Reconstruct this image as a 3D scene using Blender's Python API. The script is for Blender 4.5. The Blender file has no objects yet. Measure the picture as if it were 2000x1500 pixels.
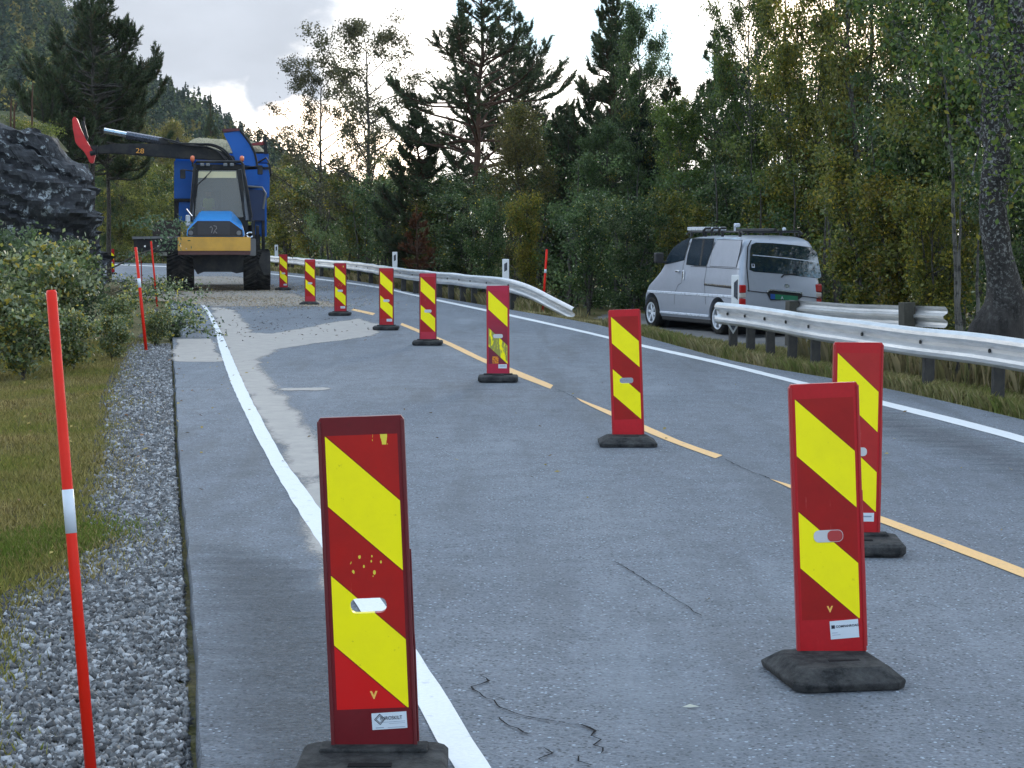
import bpy, bmesh, math, random
import numpy as np
from mathutils import Vector, Matrix, noise as mn
R = math.radians
scene = bpy.context.scene
COL = scene.collection

# ------------------------------------------------------------------ camera, world, sun, exposure
F_PX = 3800.0; HORIZON = 460.0; CAM_H = 1.64
PITCH = math.atan((750 - HORIZON) / F_PX)
cd = bpy.data.cameras.new("camera"); cam = bpy.data.objects.new("camera", cd); COL.objects.link(cam)
cam.location = (0, 0, CAM_H); cam.rotation_euler = (math.pi/2 - PITCH, 0, 0)
cd.sensor_width = 36; cd.lens = 36 * F_PX / 2000; cd.clip_end = 6000; cd.clip_start = 0.1
scene.camera = cam
scene.view_settings.view_transform = 'Standard'; scene.view_settings.look = 'None'
scene.view_settings.exposure = 0.84; scene.view_settings.gamma = 1.0
scene.render.resolution_x = 1024; scene.render.resolution_y = 768
scene.cycles.use_denoising = True
scene.cycles.max_bounces = 5; scene.cycles.transparent_max_bounces = 8
scene.cycles.sample_clamp_indirect = 4.0
scene.render.film_transparent = False
SUN_EL, SUN_AZ = R(10), R(13)      # azimuth from +Y towards +X

world = bpy.data.worlds.new("World"); scene.world = world; world.use_nodes = True
wn = world.node_tree.nodes; wl = world.node_tree.links; wn.clear()
def W(t, **k):
    n = wn.new(t)
    for a, b in k.items(): setattr(n, a, b)
    return n
def wmath(op, a, b=None, c=None):
    n = W('ShaderNodeMath', operation=op)
    for i, v in enumerate((a, b, c)):
        if v is None: continue
        if isinstance(v, (int, float)): n.inputs[i].default_value = v
        else: wl.new(v, n.inputs[i])
    return n.outputs[0]
wo = W('ShaderNodeOutputWorld'); bg = W('ShaderNodeBackground'); bg.inputs[1].default_value = 0.10
sky = W('ShaderNodeTexSky', sky_type='NISHITA'); sky.sun_disc = False
sky.sun_elevation = R(22); sky.sun_rotation = SUN_AZ; sky.air_density = 1.0; sky.dust_density = 0.6; sky.ozone_density = 2.0
tc = W('ShaderNodeTexCoord'); sep = W('ShaderNodeSeparateXYZ'); wl.new(tc.outputs['Generated'], sep.inputs[0])
X, Y, Z = sep.outputs
el = wmath('ARCTAN2', Z, wmath('SQRT', wmath('ADD', wmath('MULTIPLY', X, X), wmath('MULTIPLY', Y, Y))))
az = wmath('ARCTAN2', X, Y)
def wnoise(scale, zs, detail=6, rough=.55, off=(0,0,0)):
    m = W('ShaderNodeMapping'); m.inputs['Scale'].default_value = (scale, scale, scale*zs); m.inputs['Location'].default_value = off
    wl.new(tc.outputs['Generated'], m.inputs[0])
    n = W('ShaderNodeTexNoise'); n.inputs['Detail'].default_value = detail; n.inputs['Roughness'].default_value = rough; n.inputs['Scale'].default_value = 1
    wl.new(m.outputs[0], n.inputs[0]); return n.outputs[0]
def ramp(v, p0, p1):
    n = W('ShaderNodeMapRange', interpolation_type='SMOOTHSTEP'); wl.new(v, n.inputs[0])
    n.inputs[1].default_value = p0; n.inputs[2].default_value = p1; return n.outputs[0]
def blob(ax, ex, rx, ry, wob):     # soft elliptical patch of sky around one direction, edge broken by noise
    a = wmath('DIVIDE', wmath('SUBTRACT', az, ax), rx); b = wmath('DIVIDE', wmath('SUBTRACT', el, ex), ry)
    d = wmath('SQRT', wmath('ADD', wmath('MULTIPLY', a, a), wmath('MULTIPLY', b, b)))
    return ramp(wmath('ADD', d, wmath('MULTIPLY', wmath('SUBTRACT', wob, .5), 1.6)), 1.2, .75)
nz1 = wnoise(9, 2.2); nz2 = wnoise(22, 1.6, off=(3.1, 1.7, .4)); nz3 = wnoise(2.6, 2.5, off=(1, 5, 2))
def pa(px): return math.atan((px - 1000) / F_PX)
def pe(py): return math.atan((HORIZON - py) / F_PX)
cloud_hi = ramp(nz3, .42, .60)                       # broken clouds over the whole dome
white_low = wmath('MULTIPLY', ramp(el, R(16), R(6.2)), ramp(Y, -.1, .6))                  # bright veil low on the horizon
blueA = blob(pa(960), pe(0), .060, .018, nz2)
blueB = blob(pa(1190), pe(60), .065, .022, nz2)
blueC = blob(pa(1330), pe(130), .03, .008, nz2)
bl = wmath('MAXIMUM', wmath('MAXIMUM', blueA, blueB), blueC)
cover = wmath('MULTIPLY', wmath('MAXIMUM', cloud_hi, white_low), wmath('SUBTRACT', 1, wmath('MULTIPLY', bl, .93)))
grey = wmath('MAXIMUM', blob(pa(330), pe(60), .095, .055, nz1), blob(pa(560), pe(170), .03, .02, nz1))
mixc = W('ShaderNodeMix', data_type='RGBA'); wl.new(grey, mixc.inputs[0])
mixw = W('ShaderNodeMix', data_type='RGBA'); wl.new(white_low, mixw.inputs[0]); mixw.inputs[6].default_value = (12.2, 12.8, 13.9, 1); mixw.inputs[7].default_value = (19, 18, 16.5, 1); wl.new(mixw.outputs[2], mixc.inputs[6]); mixc.inputs[7].default_value = (4.0, 4.3, 4.8, 1)
tex = W('ShaderNodeMix', data_type='RGBA', blend_type='MULTIPLY'); tex.inputs[0].default_value = 1
wl.new(mixc.outputs[2], tex.inputs[6])
tv = W('ShaderNodeCombineColor'); t_ = wmath('ADD', .78, wmath('MULTIPLY', wnoise(14, 2, off=(7,2,1)), .42))
for i in range(3): wl.new(t_, tv.inputs[i])
wl.new(tv.outputs[0], tex.inputs[7])
sk2 = W('ShaderNodeMix', data_type='RGBA', blend_type='MULTIPLY'); sk2.inputs[0].default_value = 1; wl.new(sky.outputs[0], sk2.inputs[6]); sk2.inputs[7].default_value = (.35,.42,.5,1)
skym = W('ShaderNodeMix', data_type='RGBA', blend_type='ADD'); skym.inputs[0].default_value = 1
wl.new(sk2.outputs[2], skym.inputs[6]); skym.inputs[7].default_value = (.5, 1.9, 3.0, 1)   # thin high veil over the blue
fin = W('ShaderNodeMix', data_type='RGBA'); wl.new(cover, fin.inputs[0]); wl.new(skym.outputs[2], fin.inputs[6]); wl.new(tex.outputs[2], fin.inputs[7])
glow = wmath('MAXIMUM', wmath('MAXIMUM', blob(pa(600), pe(300), .040, .020, nz2), blob(pa(720), pe(330), .03, .018, nz2)), blob(pa(1600), pe(70), .05, .03, nz2))
gl = W('ShaderNodeMix', data_type='RGBA'); wl.new(wmath('MULTIPLY', glow, .8), gl.inputs[0]); wl.new(fin.outputs[2], gl.inputs[6]); gl.inputs[7].default_value = (34, 27, 20, 1)
wl.new(gl.outputs[2], bg.inputs[0]); wl.new(bg.outputs[0], wo.inputs[0])

sd = bpy.data.lights.new("sun", 'SUN'); sun = bpy.data.objects.new("sun", sd); COL.objects.link(sun)
sd.energy = 1.2; sd.angle = R(8); sd.color = (1, .93, .82)
sdir = Vector((math.sin(SUN_AZ)*math.cos(SUN_EL), math.cos(SUN_AZ)*math.cos(SUN_EL), math.sin(SUN_EL)))
sun.rotation_euler = sdir.to_track_quat('Z', 'Y').to_euler(); sun.location = sdir * 100

# ------------------------------------------------------------------ pixel -> world
CP, SP = math.cos(PITCH), math.sin(PITCH)
def ray(px, py):
    r = (px - 1000) / F_PX; u = (750 - py) / F_PX
    return Vector((r, CP + u*SP, -SP + u*CP))
def G(px, py, z=0.0):
    d = ray(px, py); t = (z - CAM_H) / d.z
    return Vector((d.x*t, d.y*t, z))
def P(px, py, Yd):
    d = ray(px, py); t = Yd / d.y
    return Vector((d.x*t, Yd, CAM_H + d.z*t))
def hit(px, py, p0, n):
    d = ray(px, py); o = Vector((0, 0, CAM_H)); t = (p0 - o).dot(n) / d.dot(n)
    return o + d*t

# ------------------------------------------------------------------ materials
class Mat:
    def __init__(s, name, rough=.6, spec=.5, metal=0):
        s.m = bpy.data.materials.new(name); s.m.use_nodes = True; s.n = s.m.node_tree.nodes; s.l = s.m.node_tree.links
        s.b = s.n['Principled BSDF']; s.b.inputs['Roughness'].default_value = rough
        s.b.inputs['Specular IOR Level'].default_value = spec; s.b.inputs['Metallic'].default_value = metal
        s.tc = s.n.new('ShaderNodeTexCoord'); s.co = s.tc.outputs['Object']
    def node(s, t, **k):
        n = s.n.new(t)
        for a, b in k.items(): setattr(n, a, b)
        return n
    def put(s, sock, v):
        if isinstance(v, (int, float)): sock.default_value = v
        elif isinstance(v, tuple): sock.default_value = v if len(v) != 3 or sock.type == 'VECTOR' else (*v, 1)
        else: s.l.new(v, sock)
    def math(s, op, a, b=0, c=None):
        n = s.node('ShaderNodeMath', operation=op); s.put(n.inputs[0], a); s.put(n.inputs[1], b)
        if c is not None: s.put(n.inputs[2], c)
        return n.outputs[0]
    def noise(s, scale, detail=4, rough=.6, sc=(1,1,1), co=None, off=(0,0,0), dist=0):
        m = s.node('ShaderNodeMapping'); m.inputs['Scale'].default_value = sc; m.inputs['Location'].default_value = off
        s.l.new(co or s.co, m.inputs[0]); n = s.node('ShaderNodeTexNoise'); s.l.new(m.outputs[0], n.inputs[0])
        n.inputs['Scale'].default_value = scale; n.inputs['Detail'].default_value = detail; n.inputs['Roughness'].default_value = rough
        n.inputs['Distortion'].default_value = dist
        return n.outputs[0]
    def vor(s, scale, feature='F1', sc=(1,1,1), out='Distance'):
        m = s.node('ShaderNodeMapping'); m.inputs['Scale'].default_value = sc
        s.l.new(s.co, m.inputs[0]); n = s.node('ShaderNodeTexVoronoi', feature=feature); s.l.new(m.outputs[0], n.inputs[0])
        n.inputs['Scale'].default_value = scale; return n.outputs[out]
    def rng(s, v, a, b, c=0, d=1):
        n = s.node('ShaderNodeMapRange'); s.put(n.inputs[0], v)
        for i, q in enumerate((a, b, c, d)): n.inputs[i+1].default_value = q
        return n.outputs[0]
    def mix(s, f, a, b, blend='MIX'):
        n = s.node('ShaderNodeMix', data_type='RGBA', blend_type=blend); s.put(n.inputs[0], f); s.put(n.inputs[6], a); s.put(n.inputs[7], b)
        return n.outputs[2]
    def color(s, v): s.put(s.b.inputs['Base Color'], v); return s
    def bump(s, h, strength=.5, dist=.01):
        n = s.node('ShaderNodeBump'); n.inputs['Strength'].default_value = strength; n.inputs['Distance'].default_value = dist
        s.l.new(h, n.inputs['Height']); s.l.new(n.outputs[0], s.b.inputs['Normal']); return s
def simple(name, c, rough=.5, spec=.5, metal=0, dirt=.25, scale=6, dirtc=None, bump=0):
    M = Mat(name, rough, spec, metal)
    nz = M.noise(scale, 5, .65)
    M.color(M.mix(M.rng(nz, .42, .7, 0, dirt), tuple(c), tuple(dirtc or [x*.45 + .01 for x in c])))
    M.put(M.b.inputs['Roughness'], M.rng(M.noise(scale*3, 3), .3, .7, max(0.02, rough-.08), min(1, rough+.1)))
    if bump: M.bump(M.noise(scale*8, 4), .4, bump)
    return M.m
m_asph = Mat('asphalt', .8, .3)
def _asph():
    M = m_asph
    big = M.noise(.35, 4, .6, sc=(1, .35, 1)); mid = M.noise(3.2, 5, .65); fine = M.noise(70, 3, .7)
    agg = M.vor(64, out='Distance'); aggc = M.vor(64, out='Color')
    base = M.mix(M.rng(big, .35, .65), (.155,.182,.225), (.235,.266,.31))
    base = M.mix(M.rng(mid, .40, .72, 0, .4), base, (.11,.118,.13))
    base = M.mix(M.rng(fine, .35, .7, 0, .7), base, (.060,.066,.078)); grit = M.noise(28, 6, .8, sc=(.8, 1, 1), off=(2,2,2)); base = M.mix(M.rng(grit, .5, .72, 0, .55), base, (.30,.33,.37)); base = M.mix(M.rng(grit, .46, .30, 0, .5), base, (.07,.075,.085))
    sp = M.node('ShaderNodeSeparateColor'); M.l.new(aggc, sp.inputs[0])
    chip = M.math('MULTIPLY', M.math('MULTIPLY', M.math('GREATER_THAN', sp.outputs[0], .72), M.math('LESS_THAN', agg, M.math('MULTIPLY', sp.outputs[2], .42))), M.rng(mid, .35, .62, .35, 1))
    base = M.mix(M.math('MULTIPLY', chip, .8), base, (.46,.55,.66))
    dk = M.math('MULTIPLY', M.math('LESS_THAN', sp.outputs[1], .22), M.math('LESS_THAN', agg, .42))
    base = M.mix(M.math('MULTIPLY', dk, .8), base, (.04,.042,.048))
    # long tyre-worn bands and a few oil stains
    st = M.noise(1.1, 4, .6, sc=(2.2, .16, 1), off=(4, 1, 0))
    base = M.mix(M.rng(st, .52, .70, 0, .5), base, (.095,.105,.12)); st2 = M.noise(.55, 5, .65, sc=(1.6, .30, 1), off=(9, 4, 0)); base = M.mix(M.rng(st2, .56, .66, 0, .4), base, (.085,.088,.092)); base = M.mix(M.rng(st2, .42, .30, 0, .35), base, (.27,.31,.36))
    M.color(base)
    M.put(M.b.inputs['Roughness'], M.rng(mid, .3, .7, .66, .82))
    M.bump(M.math('ADD', fine, M.math('MULTIPLY', agg, .8)), .9, .010)
_asph()
def paint_mat(name, c, wear=.3, ws=9):
    M = Mat(name, .55, .4)
    w = M.noise(ws, 6, .75); w2 = M.noise(60, 3, .7)
    col = M.mix(M.rng(w2, .35, .75, 0, .3), c, tuple(x*.6 for x in c))
    col = M.mix(M.math('MULTIPLY', M.rng(w, .58, .66), wear), col, (.2,.21,.23))
    M.color(col).bump(w2, .4, .004); return M.m
m_white = paint_mat('road_paint_white', (.74,.76,.78), .35)
m_white_old = paint_mat('road_paint_worn', (.66,.68,.70), .8, 14)
m_yellow = paint_mat('road_paint_yellow', (.80,.47,.17), .55)
m_gravel = Mat('gravel_ground', .85, .3)
_v = m_gravel.vor(28); _c = m_gravel.vor(28, out='Color')
m_gravel.color(m_gravel.mix(m_gravel.rng(_v, .1, .6), m_gravel.mix(m_gravel.rng(_c,0,1), (.04,.042,.048), (.14,.15,.165)), (.035,.035,.04))).bump(_v, 1, -.03)
m_stone = Mat('crushed_stone', .6, .5)
_at = m_stone.node('ShaderNodeAttribute', attribute_name='tint')
m_stone.color(m_stone.mix(m_stone.rng(m_stone.noise(60, 3), .3, .7, 0, .4), _at.outputs[0], (.07,.075,.085)))
m_soil = Mat('turf_soil', .95, .2)
_n1 = m_soil.noise(1.1, 5); _n2 = m_soil.noise(30, 4, .7)
_cc = m_soil.mix(m_soil.rng(_n1, .35, .65), (.14,.14,.045), (.21,.17,.08))
m_soil.color(m_soil.mix(m_soil.rng(_n2, .35, .65, 0, .7), _cc, (.035,.034,.016))).bump(_n2, .9, .04)
def leaf_mat(name, transl=.35, rough=.45, spec=.5):
    m = bpy.data.materials.new(name); m.use_nodes = True; n = m.node_tree.nodes; l = m.node_tree.links
    b = n['Principled BSDF']; o = n['Material Output']; a = n.new('ShaderNodeAttribute'); a.attribute_name = 'tint'
    oi = n.new('ShaderNodeObjectInfo'); mp = n.new('ShaderNodeMapRange'); mp.inputs[3].default_value = .8; mp.inputs[4].default_value = 1.25
    l.new(oi.outputs['Random'], mp.inputs[0])
    mx = n.new('ShaderNodeMix'); mx.data_type = 'RGBA'; mx.blend_type = 'MULTIPLY'; mx.inputs[0].default_value = 1
    l.new(a.outputs[0], mx.inputs[6]); l.new(mp.outputs[0], mx.inputs[7])
    l.new(mx.outputs[2], b.inputs['Base Color']); b.inputs['Roughness'].default_value = rough; b.inputs['Specular IOR Level'].default_value = spec
    t = n.new('ShaderNodeBsdfTranslucent'); l.new(mx.outputs[2], t.inputs[0]); ms = n.new('ShaderNodeMixShader'); ms.inputs[0].default_value = transl
    l.new(b.outputs[0], ms.inputs[1]); l.new(t.outputs[0], ms.inputs[2]); l.new(ms.outputs[0], o.inputs[0]); return m
m_leaf = leaf_mat('leaves', .45, .42, .4); m_needle = leaf_mat('needles', .12, .6, .3); m_grass = leaf_mat('grass_blades', .3, .6, .25)
m_farleaf = leaf_mat('far_foliage', .1, .9, .1)
def bark_mat(name, a, b, lich=None, scale=8, amt=.5):
    M = Mat(name, .9, .2); n1 = M.noise(scale, 6, .7, sc=(1,1,.35)); n2 = M.noise(scale*1.6, 5, .75, off=(3,3,3))
    c = M.mix(M.rng(n1, .35, .65), a, b)
    if lich: c = M.mix(M.math('MULTIPLY', M.rng(n2, .5, .58), amt), c, lich)
    M.color(c).bump(n1, 1, .03); return M.m
m_bark = bark_mat('bark_dark', (.03,.027,.024), (.075,.065,.055), (.2,.21,.19), 9, .4)
m_bark_birch = bark_mat('bark_birch', (.07,.066,.06), (.17,.165,.15), (.03,.03,.03), 7, .9)
m_bark_pine = bark_mat('bark_pine', (.055,.034,.025), (.11,.062,.042), None, 8)
m_bark_old = bark_mat('bark_lichen', (.016,.015,.015), (.05,.047,.045), None, 9)
def _old():
    m = m_bark_old; n = m.node_tree.nodes; l = m.node_tree.links; b = n['Principled BSDF']; src = b.inputs['Base Color'].links[0].from_socket
    tc_ = n.new('ShaderNodeTexCoord'); sp = n.new('ShaderNodeSeparateXYZ'); l.new(tc_.outputs['Object'], sp.inputs[0]); no = n.new('ShaderNodeTexNoise'); no.inputs['Scale'].default_value = 24; no.inputs['Detail'].default_value = 6; no.inputs['Roughness'].default_value = .75; l.new(tc_.outputs['Object'], no.inputs[0])
    a = n.new('ShaderNodeMapRange'); l.new(no.outputs[0], a.inputs[0]); a.inputs[1].default_value = .52; a.inputs[2].default_value = .60
    z = n.new('ShaderNodeMapRange'); l.new(sp.outputs[2], z.inputs[0]); z.inputs[1].default_value = .9; z.inputs[2].default_value = 2.3; z.inputs[3].default_value = .0; z.inputs[4].default_value = .7
    mu = n.new('ShaderNodeMath'); mu.operation = 'MULTIPLY'; l.new(a.outputs[0], mu.inputs[0]); l.new(z.outputs[0], mu.inputs[1]); mx = n.new('ShaderNodeMix'); mx.data_type = 'RGBA'; l.new(mu.outputs[0], mx.inputs[0]); l.new(src, mx.inputs[6]); mx.inputs[7].default_value = (.36,.37,.36,1); l.new(mx.outputs[2], b.inputs['Base Color'])
_old()

# ------------------------------------------------------------------ object helpers
def tag(o, label=None, cat=None, group=None, kind=None):
    if label: o['label'] = label
    if cat: o['category'] = cat
    if group: o['group'] = group
    if kind: o['kind'] = kind
    return o
def empty(name, loc=(0,0,0), rz=0, label=None, cat=None, group=None):
    o = bpy.data.objects.new(name, None); COL.objects.link(o); o.location = loc; o.rotation_euler = (0,0,rz)
    o.empty_display_size = .3
    return tag(o, label, cat, group)
def link(name, me, mat, parent=None, smooth=False):
    o = bpy.data.objects.new(name, me); COL.objects.link(o)
    if mat: me.materials.append(mat)
    if parent: o.parent = parent
    if smooth: me.polygons.foreach_set('use_smooth', np.ones(len(me.polygons), bool))
    return o
def np_mesh(name, V, F, tint=None):
    """V (n,3), F (m,k) with one k; tint per face (m,3)"""
    V = np.asarray(V, np.float32); F = np.asarray(F, np.int32); me = bpy.data.meshes.new(name); k = F.shape[1]
    me.vertices.add(len(V)); me.vertices.foreach_set('co', V.ravel())
    me.loops.add(F.size); me.loops.foreach_set('vertex_index', F.ravel())
    me.polygons.add(len(F)); me.polygons.foreach_set('loop_start', np.arange(0, F.size, k, dtype=np.int32))
    me.update(calc_edges=True)
    if tint is not None:
        at = me.attributes.new('tint', 'FLOAT_COLOR', 'CORNER'); c = np.ones((len(F), k, 4), np.float32)
        c[:, :, :3] = np.asarray(tint, np.float32)[:, None, :]; at.data.foreach_set('color', c.ravel())
    return me
class B:
    """collects simple shapes into one mesh"""
    def __init__(s): s.bm = bmesh.new()
    def box(s, c, d, rot=None, bev=0, seg=1, taper=None):
        r = bmesh.ops.create_cube(s.bm, size=1); vs = r['verts']
        for v in vs:
            v.co = Vector((v.co.x*d[0], v.co.y*d[1], v.co.z*d[2]))
            if taper and v.co.z > 0: v.co.x *= taper[0]; v.co.y *= taper[1]
        if bev:
            es = list({e for v in vs for e in v.link_edges})
            q = bmesh.ops.bevel(s.bm, geom=es, offset=bev, segments=seg, affect='EDGES', profile=.5); vs = list({v for v in q['verts']} | {v for v in vs if v.is_valid})
        M = Matrix.Translation(c) @ (rot.to_4x4() if rot else Matrix())
        for v in vs: v.co = M @ v.co
        return s
    def poly(s, pts, ext=None):
        vs = [s.bm.verts.new(p) for p in pts]; f = s.bm.faces.new(vs)
        if ext:
            r = bmesh.ops.extrude_face_region(s.bm, geom=[f])
            for v in r['geom']:
                if isinstance(v, bmesh.types.BMVert): v.co += Vector(ext)
        return s
    def strip(s, A, Bp):
        a = [s.bm.verts.new(p) for p in A]; b = [s.bm.verts.new(p) for p in Bp]
        for i in range(len(a)-1): s.bm.faces.new((a[i], a[i+1], b[i+1], b[i]))
        return s
    def tube(s, pts, rad, sides=8, cap=True):
        pts = [Vector(p) for p in pts]; rad = rad if hasattr(rad, '__len__') else [rad]*len(pts); rings = []
        for i, p in enumerate(pts):
            t = (pts[min(i+1, len(pts)-1)] - pts[max(i-1, 0)]).normalized(); ref = Vector((0,0,1)) if abs(t.z) < .9 else Vector((1,0,0))
            u = t.cross(ref).normalized(); w = t.cross(u)
            rings.append([s.bm.verts.new(p + (u*math.cos(2*math.pi*k/sides) + w*math.sin(2*math.pi*k/sides))*rad[i]) for k in range(sides)])
        for a, b in zip(rings, rings[1:]):
            for k in range(sides): s.bm.faces.new((a[k], a[(k+1)%sides], b[(k+1)%sides], b[k]))
        if cap: s.bm.faces.new(rings[0]); s.bm.faces.new(rings[-1][::-1])
        return s
    def lathe(s, prof, axis='x', c=(0,0,0), sides=32, cap=True):
        rings = []
        for (a, r) in prof:
            ring = []
            for k in range(sides):
                t = 2*math.pi*k/sides
                q = {'x': (a, r*math.cos(t), r*math.sin(t)), 'y': (r*math.cos(t), a, r*math.sin(t)), 'z': (r*math.cos(t), r*math.sin(t), a)}[axis]
                ring.append(s.bm.verts.new(Vector(q) + Vector(c)))
            rings.append(ring)
        for a, b in zip(rings, rings[1:]):
            for k in range(sides): s.bm.faces.new((a[k], a[(k+1)%sides], b[(k+1)%sides], b[k]))
        if cap and prof[0][1] > 1e-4: s.bm.faces.new(rings[0])
        if cap and prof[-1][1] > 1e-4: s.bm.faces.new(rings[-1][::-1])
        return s
    def build(s, name, mat, parent=None, smooth=False):
        bmesh.ops.recalc_face_normals(s.bm, faces=s.bm.faces)
        me = bpy.data.meshes.new(name); s.bm.to_mesh(me); s.bm.free()
        return link(name, me, mat, parent, smooth)
def text(name, s, size, mat, parent, loc, rot=(math.pi/2,0,0), ext=.0006, sx=1, bold=0, align='LEFT'):
    cu = bpy.data.curves.new(name, 'FONT'); cu.body = s; cu.size = size; cu.extrude = ext; cu.offset = bold; cu.align_x = align
    o = bpy.data.objects.new(name, cu); COL.objects.link(o)
    me = bpy.data.meshes.new_from_object(o.evaluated_get(bpy.context.evaluated_depsgraph_get())); bpy.data.objects.remove(o)
    q = link(name, me, mat, parent); q.location = loc; q.rotation_euler = rot; q.scale = (sx,1,1); return q
def copy_tree(o, parent=None):
    c = o.copy(); COL.objects.link(c); c.parent = parent
    for ch in list(o.children): copy_tree(ch, c)
    return c
def resample(pts, step):
    pts = [Vector(p) for p in pts]; out = []
    for i in range(len(pts)-1):
        p0, p1, p2, p3 = pts[max(i-1,0)], pts[i], pts[i+1], pts[min(i+2, len(pts)-1)]
        n = max(1, int((p2-p1).length/step))
        for k in range(n):
            t = k/n; out.append(.5*((2*p1) + (p2-p0)*t + (2*p0-5*p1+4*p2-p3)*t*t + (3*p1-p0-3*p2+p3)*t**3))
    return out + [pts[-1]]

# ------------------------------------------------------------------ road layout
L_EDGE = [Vector((-.55,-6,0)), Vector((-.75,0,0))] + [G(*p) for p in ((400,1500),(385,1300),(372,1100),(352,900),(344,760),(338,670),(335,605),(327,578),(300,560),(215,546))] + [Vector((-28,80,0)), Vector((-60,92,0)), Vector((-120,104,0))]
R_EDGE = [Vector((7.2,-6,0)), Vector((6.5,3,0)), Vector((5.2,12,0))] + [G(*p) for p in ((2000,820),(1752,763),(1637,741),(1442,707),(1310,672),(1160,633),(999,605),(810,572),(723,553),(571,533),(440,523),(300,514))] + [Vector((-34,128,0)), Vector((-70,138,0)), Vector((-130,146,0))]
LE = resample(L_EDGE, .8); RE = resample(R_EDGE, .8)
LA = np.array([(p.x, p.y) for p in LE]); RA = np.array([(p.x, p.y) for p in RE])
def seg_dist(Q, A):
    """signed distance of points Q to polyline A, positive on the right of its direction"""
    best = np.full(len(Q), 1e9); sign = np.zeros(len(Q))
    for a, b in zip(A[:-1], A[1:]):
        d = b - a; L2 = (d**2).sum()
        t = np.clip(((Q - a) @ d)/L2, 0, 1); v = Q - (a + t[:, None]*d); ds = np.hypot(v[:,0], v[:,1])
        cr = -(d[0]*(Q[:,1]-a[1]) - d[1]*(Q[:,0]-a[0])); m = ds < best
        best[m] = ds[m]; sign[m] = np.sign(cr[m])
    return best*sign
rs = np.random.RandomState(3)
def fbm(x, y, sc, seed=0):
    return np.array([mn.fractal(Vector((a*sc, b*sc, seed)), 1.0, 2.0, 4) for a, b in zip(x, y)])
def ground_z(Q, detail=True):
    Q = np.asarray(Q, float).reshape(-1, 2)
    dr = seg_dist(Q, RA[::3]); dl = -seg_dist(Q, LA[::3])
    z = np.full(len(Q), -.06)
    r = np.clip(dr, 0, None); l = np.clip(dl, 0, None)
    z = np.where(dr > 0, -.02 - .13*np.clip(r, 0, 2.4) - .02*np.clip(r-2.4, 0, 30), z)
    z = np.where((dl > 0) & (dr <= 0), -.05 - .04*np.clip(l-.6, 0, 2) + .05*np.clip(l-5, 0, 40), z)
    z = np.where((dl <= 0) & (dr <= 0), -.08, z)
    if detail:
        am = np.clip(np.maximum(dr, dl)-.5, 0, 1)*.05
        z = z + am*fbm(Q[:,0], Q[:,1], .8)
    return z
def gz(x, y): return float(ground_z([(x, y)], False)[0])
# ground sheet
gx = np.unique(np.concatenate([np.linspace(-12, 12, 110), np.linspace(-60, 60, 90), np.linspace(-900, 900, 50)]))
gy = np.unique(np.concatenate([np.linspace(-30, 45, 160), np.linspace(45, 160, 90), np.linspace(160, 2500, 50)]))
GX, GY = np.meshgrid(gx, gy); Q = np.stack([GX.ravel(), GY.ravel()], 1)
near = (Q[:,0] > -70) & (Q[:,0] < 70) & (Q[:,1] < 175)
zz = np.full(len(Q), -1.0); zz[near] = ground_z(Q[near])
zz[~near] = -1.2
nx, ny = len(gx), len(gy)
idx = np.arange(nx*ny).reshape(ny, nx)
Fq = np.stack([idx[:-1,:-1].ravel(), idx[:-1,1:].ravel(), idx[1:,1:].ravel(), idx[1:,:-1].ravel()], 1)
tag(link('ground', np_mesh('ground', np.column_stack([Q, zz]), Fq), m_soil.m, smooth=True), kind='structure')
# asphalt slab with a ragged left edge
n = 420
def along(A, t):
    d = np.r_[0, np.cumsum(np.hypot(*(A[1:]-A[:-1]).T))]; d /= d[-1]
    return np.column_stack([np.interp(t, d, A[:,0]), np.interp(t, d, A[:,1])])
tt = np.linspace(0, 1, n)
def near_match(A, Bp):      # point of B closest to each A, kept monotone
    out = []; j = 0
    for p in A:
        dd = np.hypot(*(Bp[j:j+60] - p).T); j += int(dd.argmin()); out.append(Bp[j])
    return np.array(out)
LL = along(LA, tt**1.25); RR = along(RA, tt**1.25)
b = B(); cols = 14; rows = []
for i in range(n):
    row = []
    w = np.linspace(0, 1, cols)
    jit = .018*mn.noise(Vector((LL[i][1]*6, 3, 0))) + .012*mn.noise(Vector((LL[i][1]*21, 9, 0)))
    for k in range(cols):
        p = LL[i]*(1-w[k]) + RR[i]*w[k]
        row.append(b.bm.verts.new((p[0] + (jit if k == 0 else 0), p[1], 0)))
    lo = b.bm.verts.new((LL[i][0] - .02 + jit, LL[i][1], -.11)); hi = b.bm.verts.new((RR[i][0] + .03, RR[i][1], -.11))
    rows.append([lo] + row + [hi])
for a, c in zip(rows, rows[1:]):
    for k in range(len(a)-1): b.bm.faces.new((a[k], a[k+1], c[k+1], c[k]))
tag(b.build('road', m_asph.m), kind='structure')
def ribbon(name, L, Rr, mat, z=.004, step=.25, label=None):
    a = resample([G(*p) for p in L], step); c = [Vector(p) for p in resample([G(*p) for p in Rr], step)]
    m = max(len(a), len(c)); A = along(np.array([(p.x, p.y) for p in a]), np.linspace(0,1,m)); C = along(np.array([(p.x, p.y) for p in c]), np.linspace(0,1,m))
    bb = B(); bb.strip([(p[0]+random.uniform(-.004,.004), p[1], z) for p in A], [(p[0]+random.uniform(-.004,.004), p[1], z) for p in C]); return tag(bb.build(name, mat), kind='structure')
random.seed(5)
ribbon('edge_line', [(1048,1760),(885,1500),(822,1390),(710,1205),(635,1080),(565,970),(525,900),(487,825),(452,750),(430,686),(417,639),(397,601),(373,578)],
       [(1128,1760),(957,1500),(888,1385),(765,1200),(680,1080),(608,970),(556,900),(514,825),(476,750),(448,686),(427,639),(404,601),(379,578)], m_white)
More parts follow.
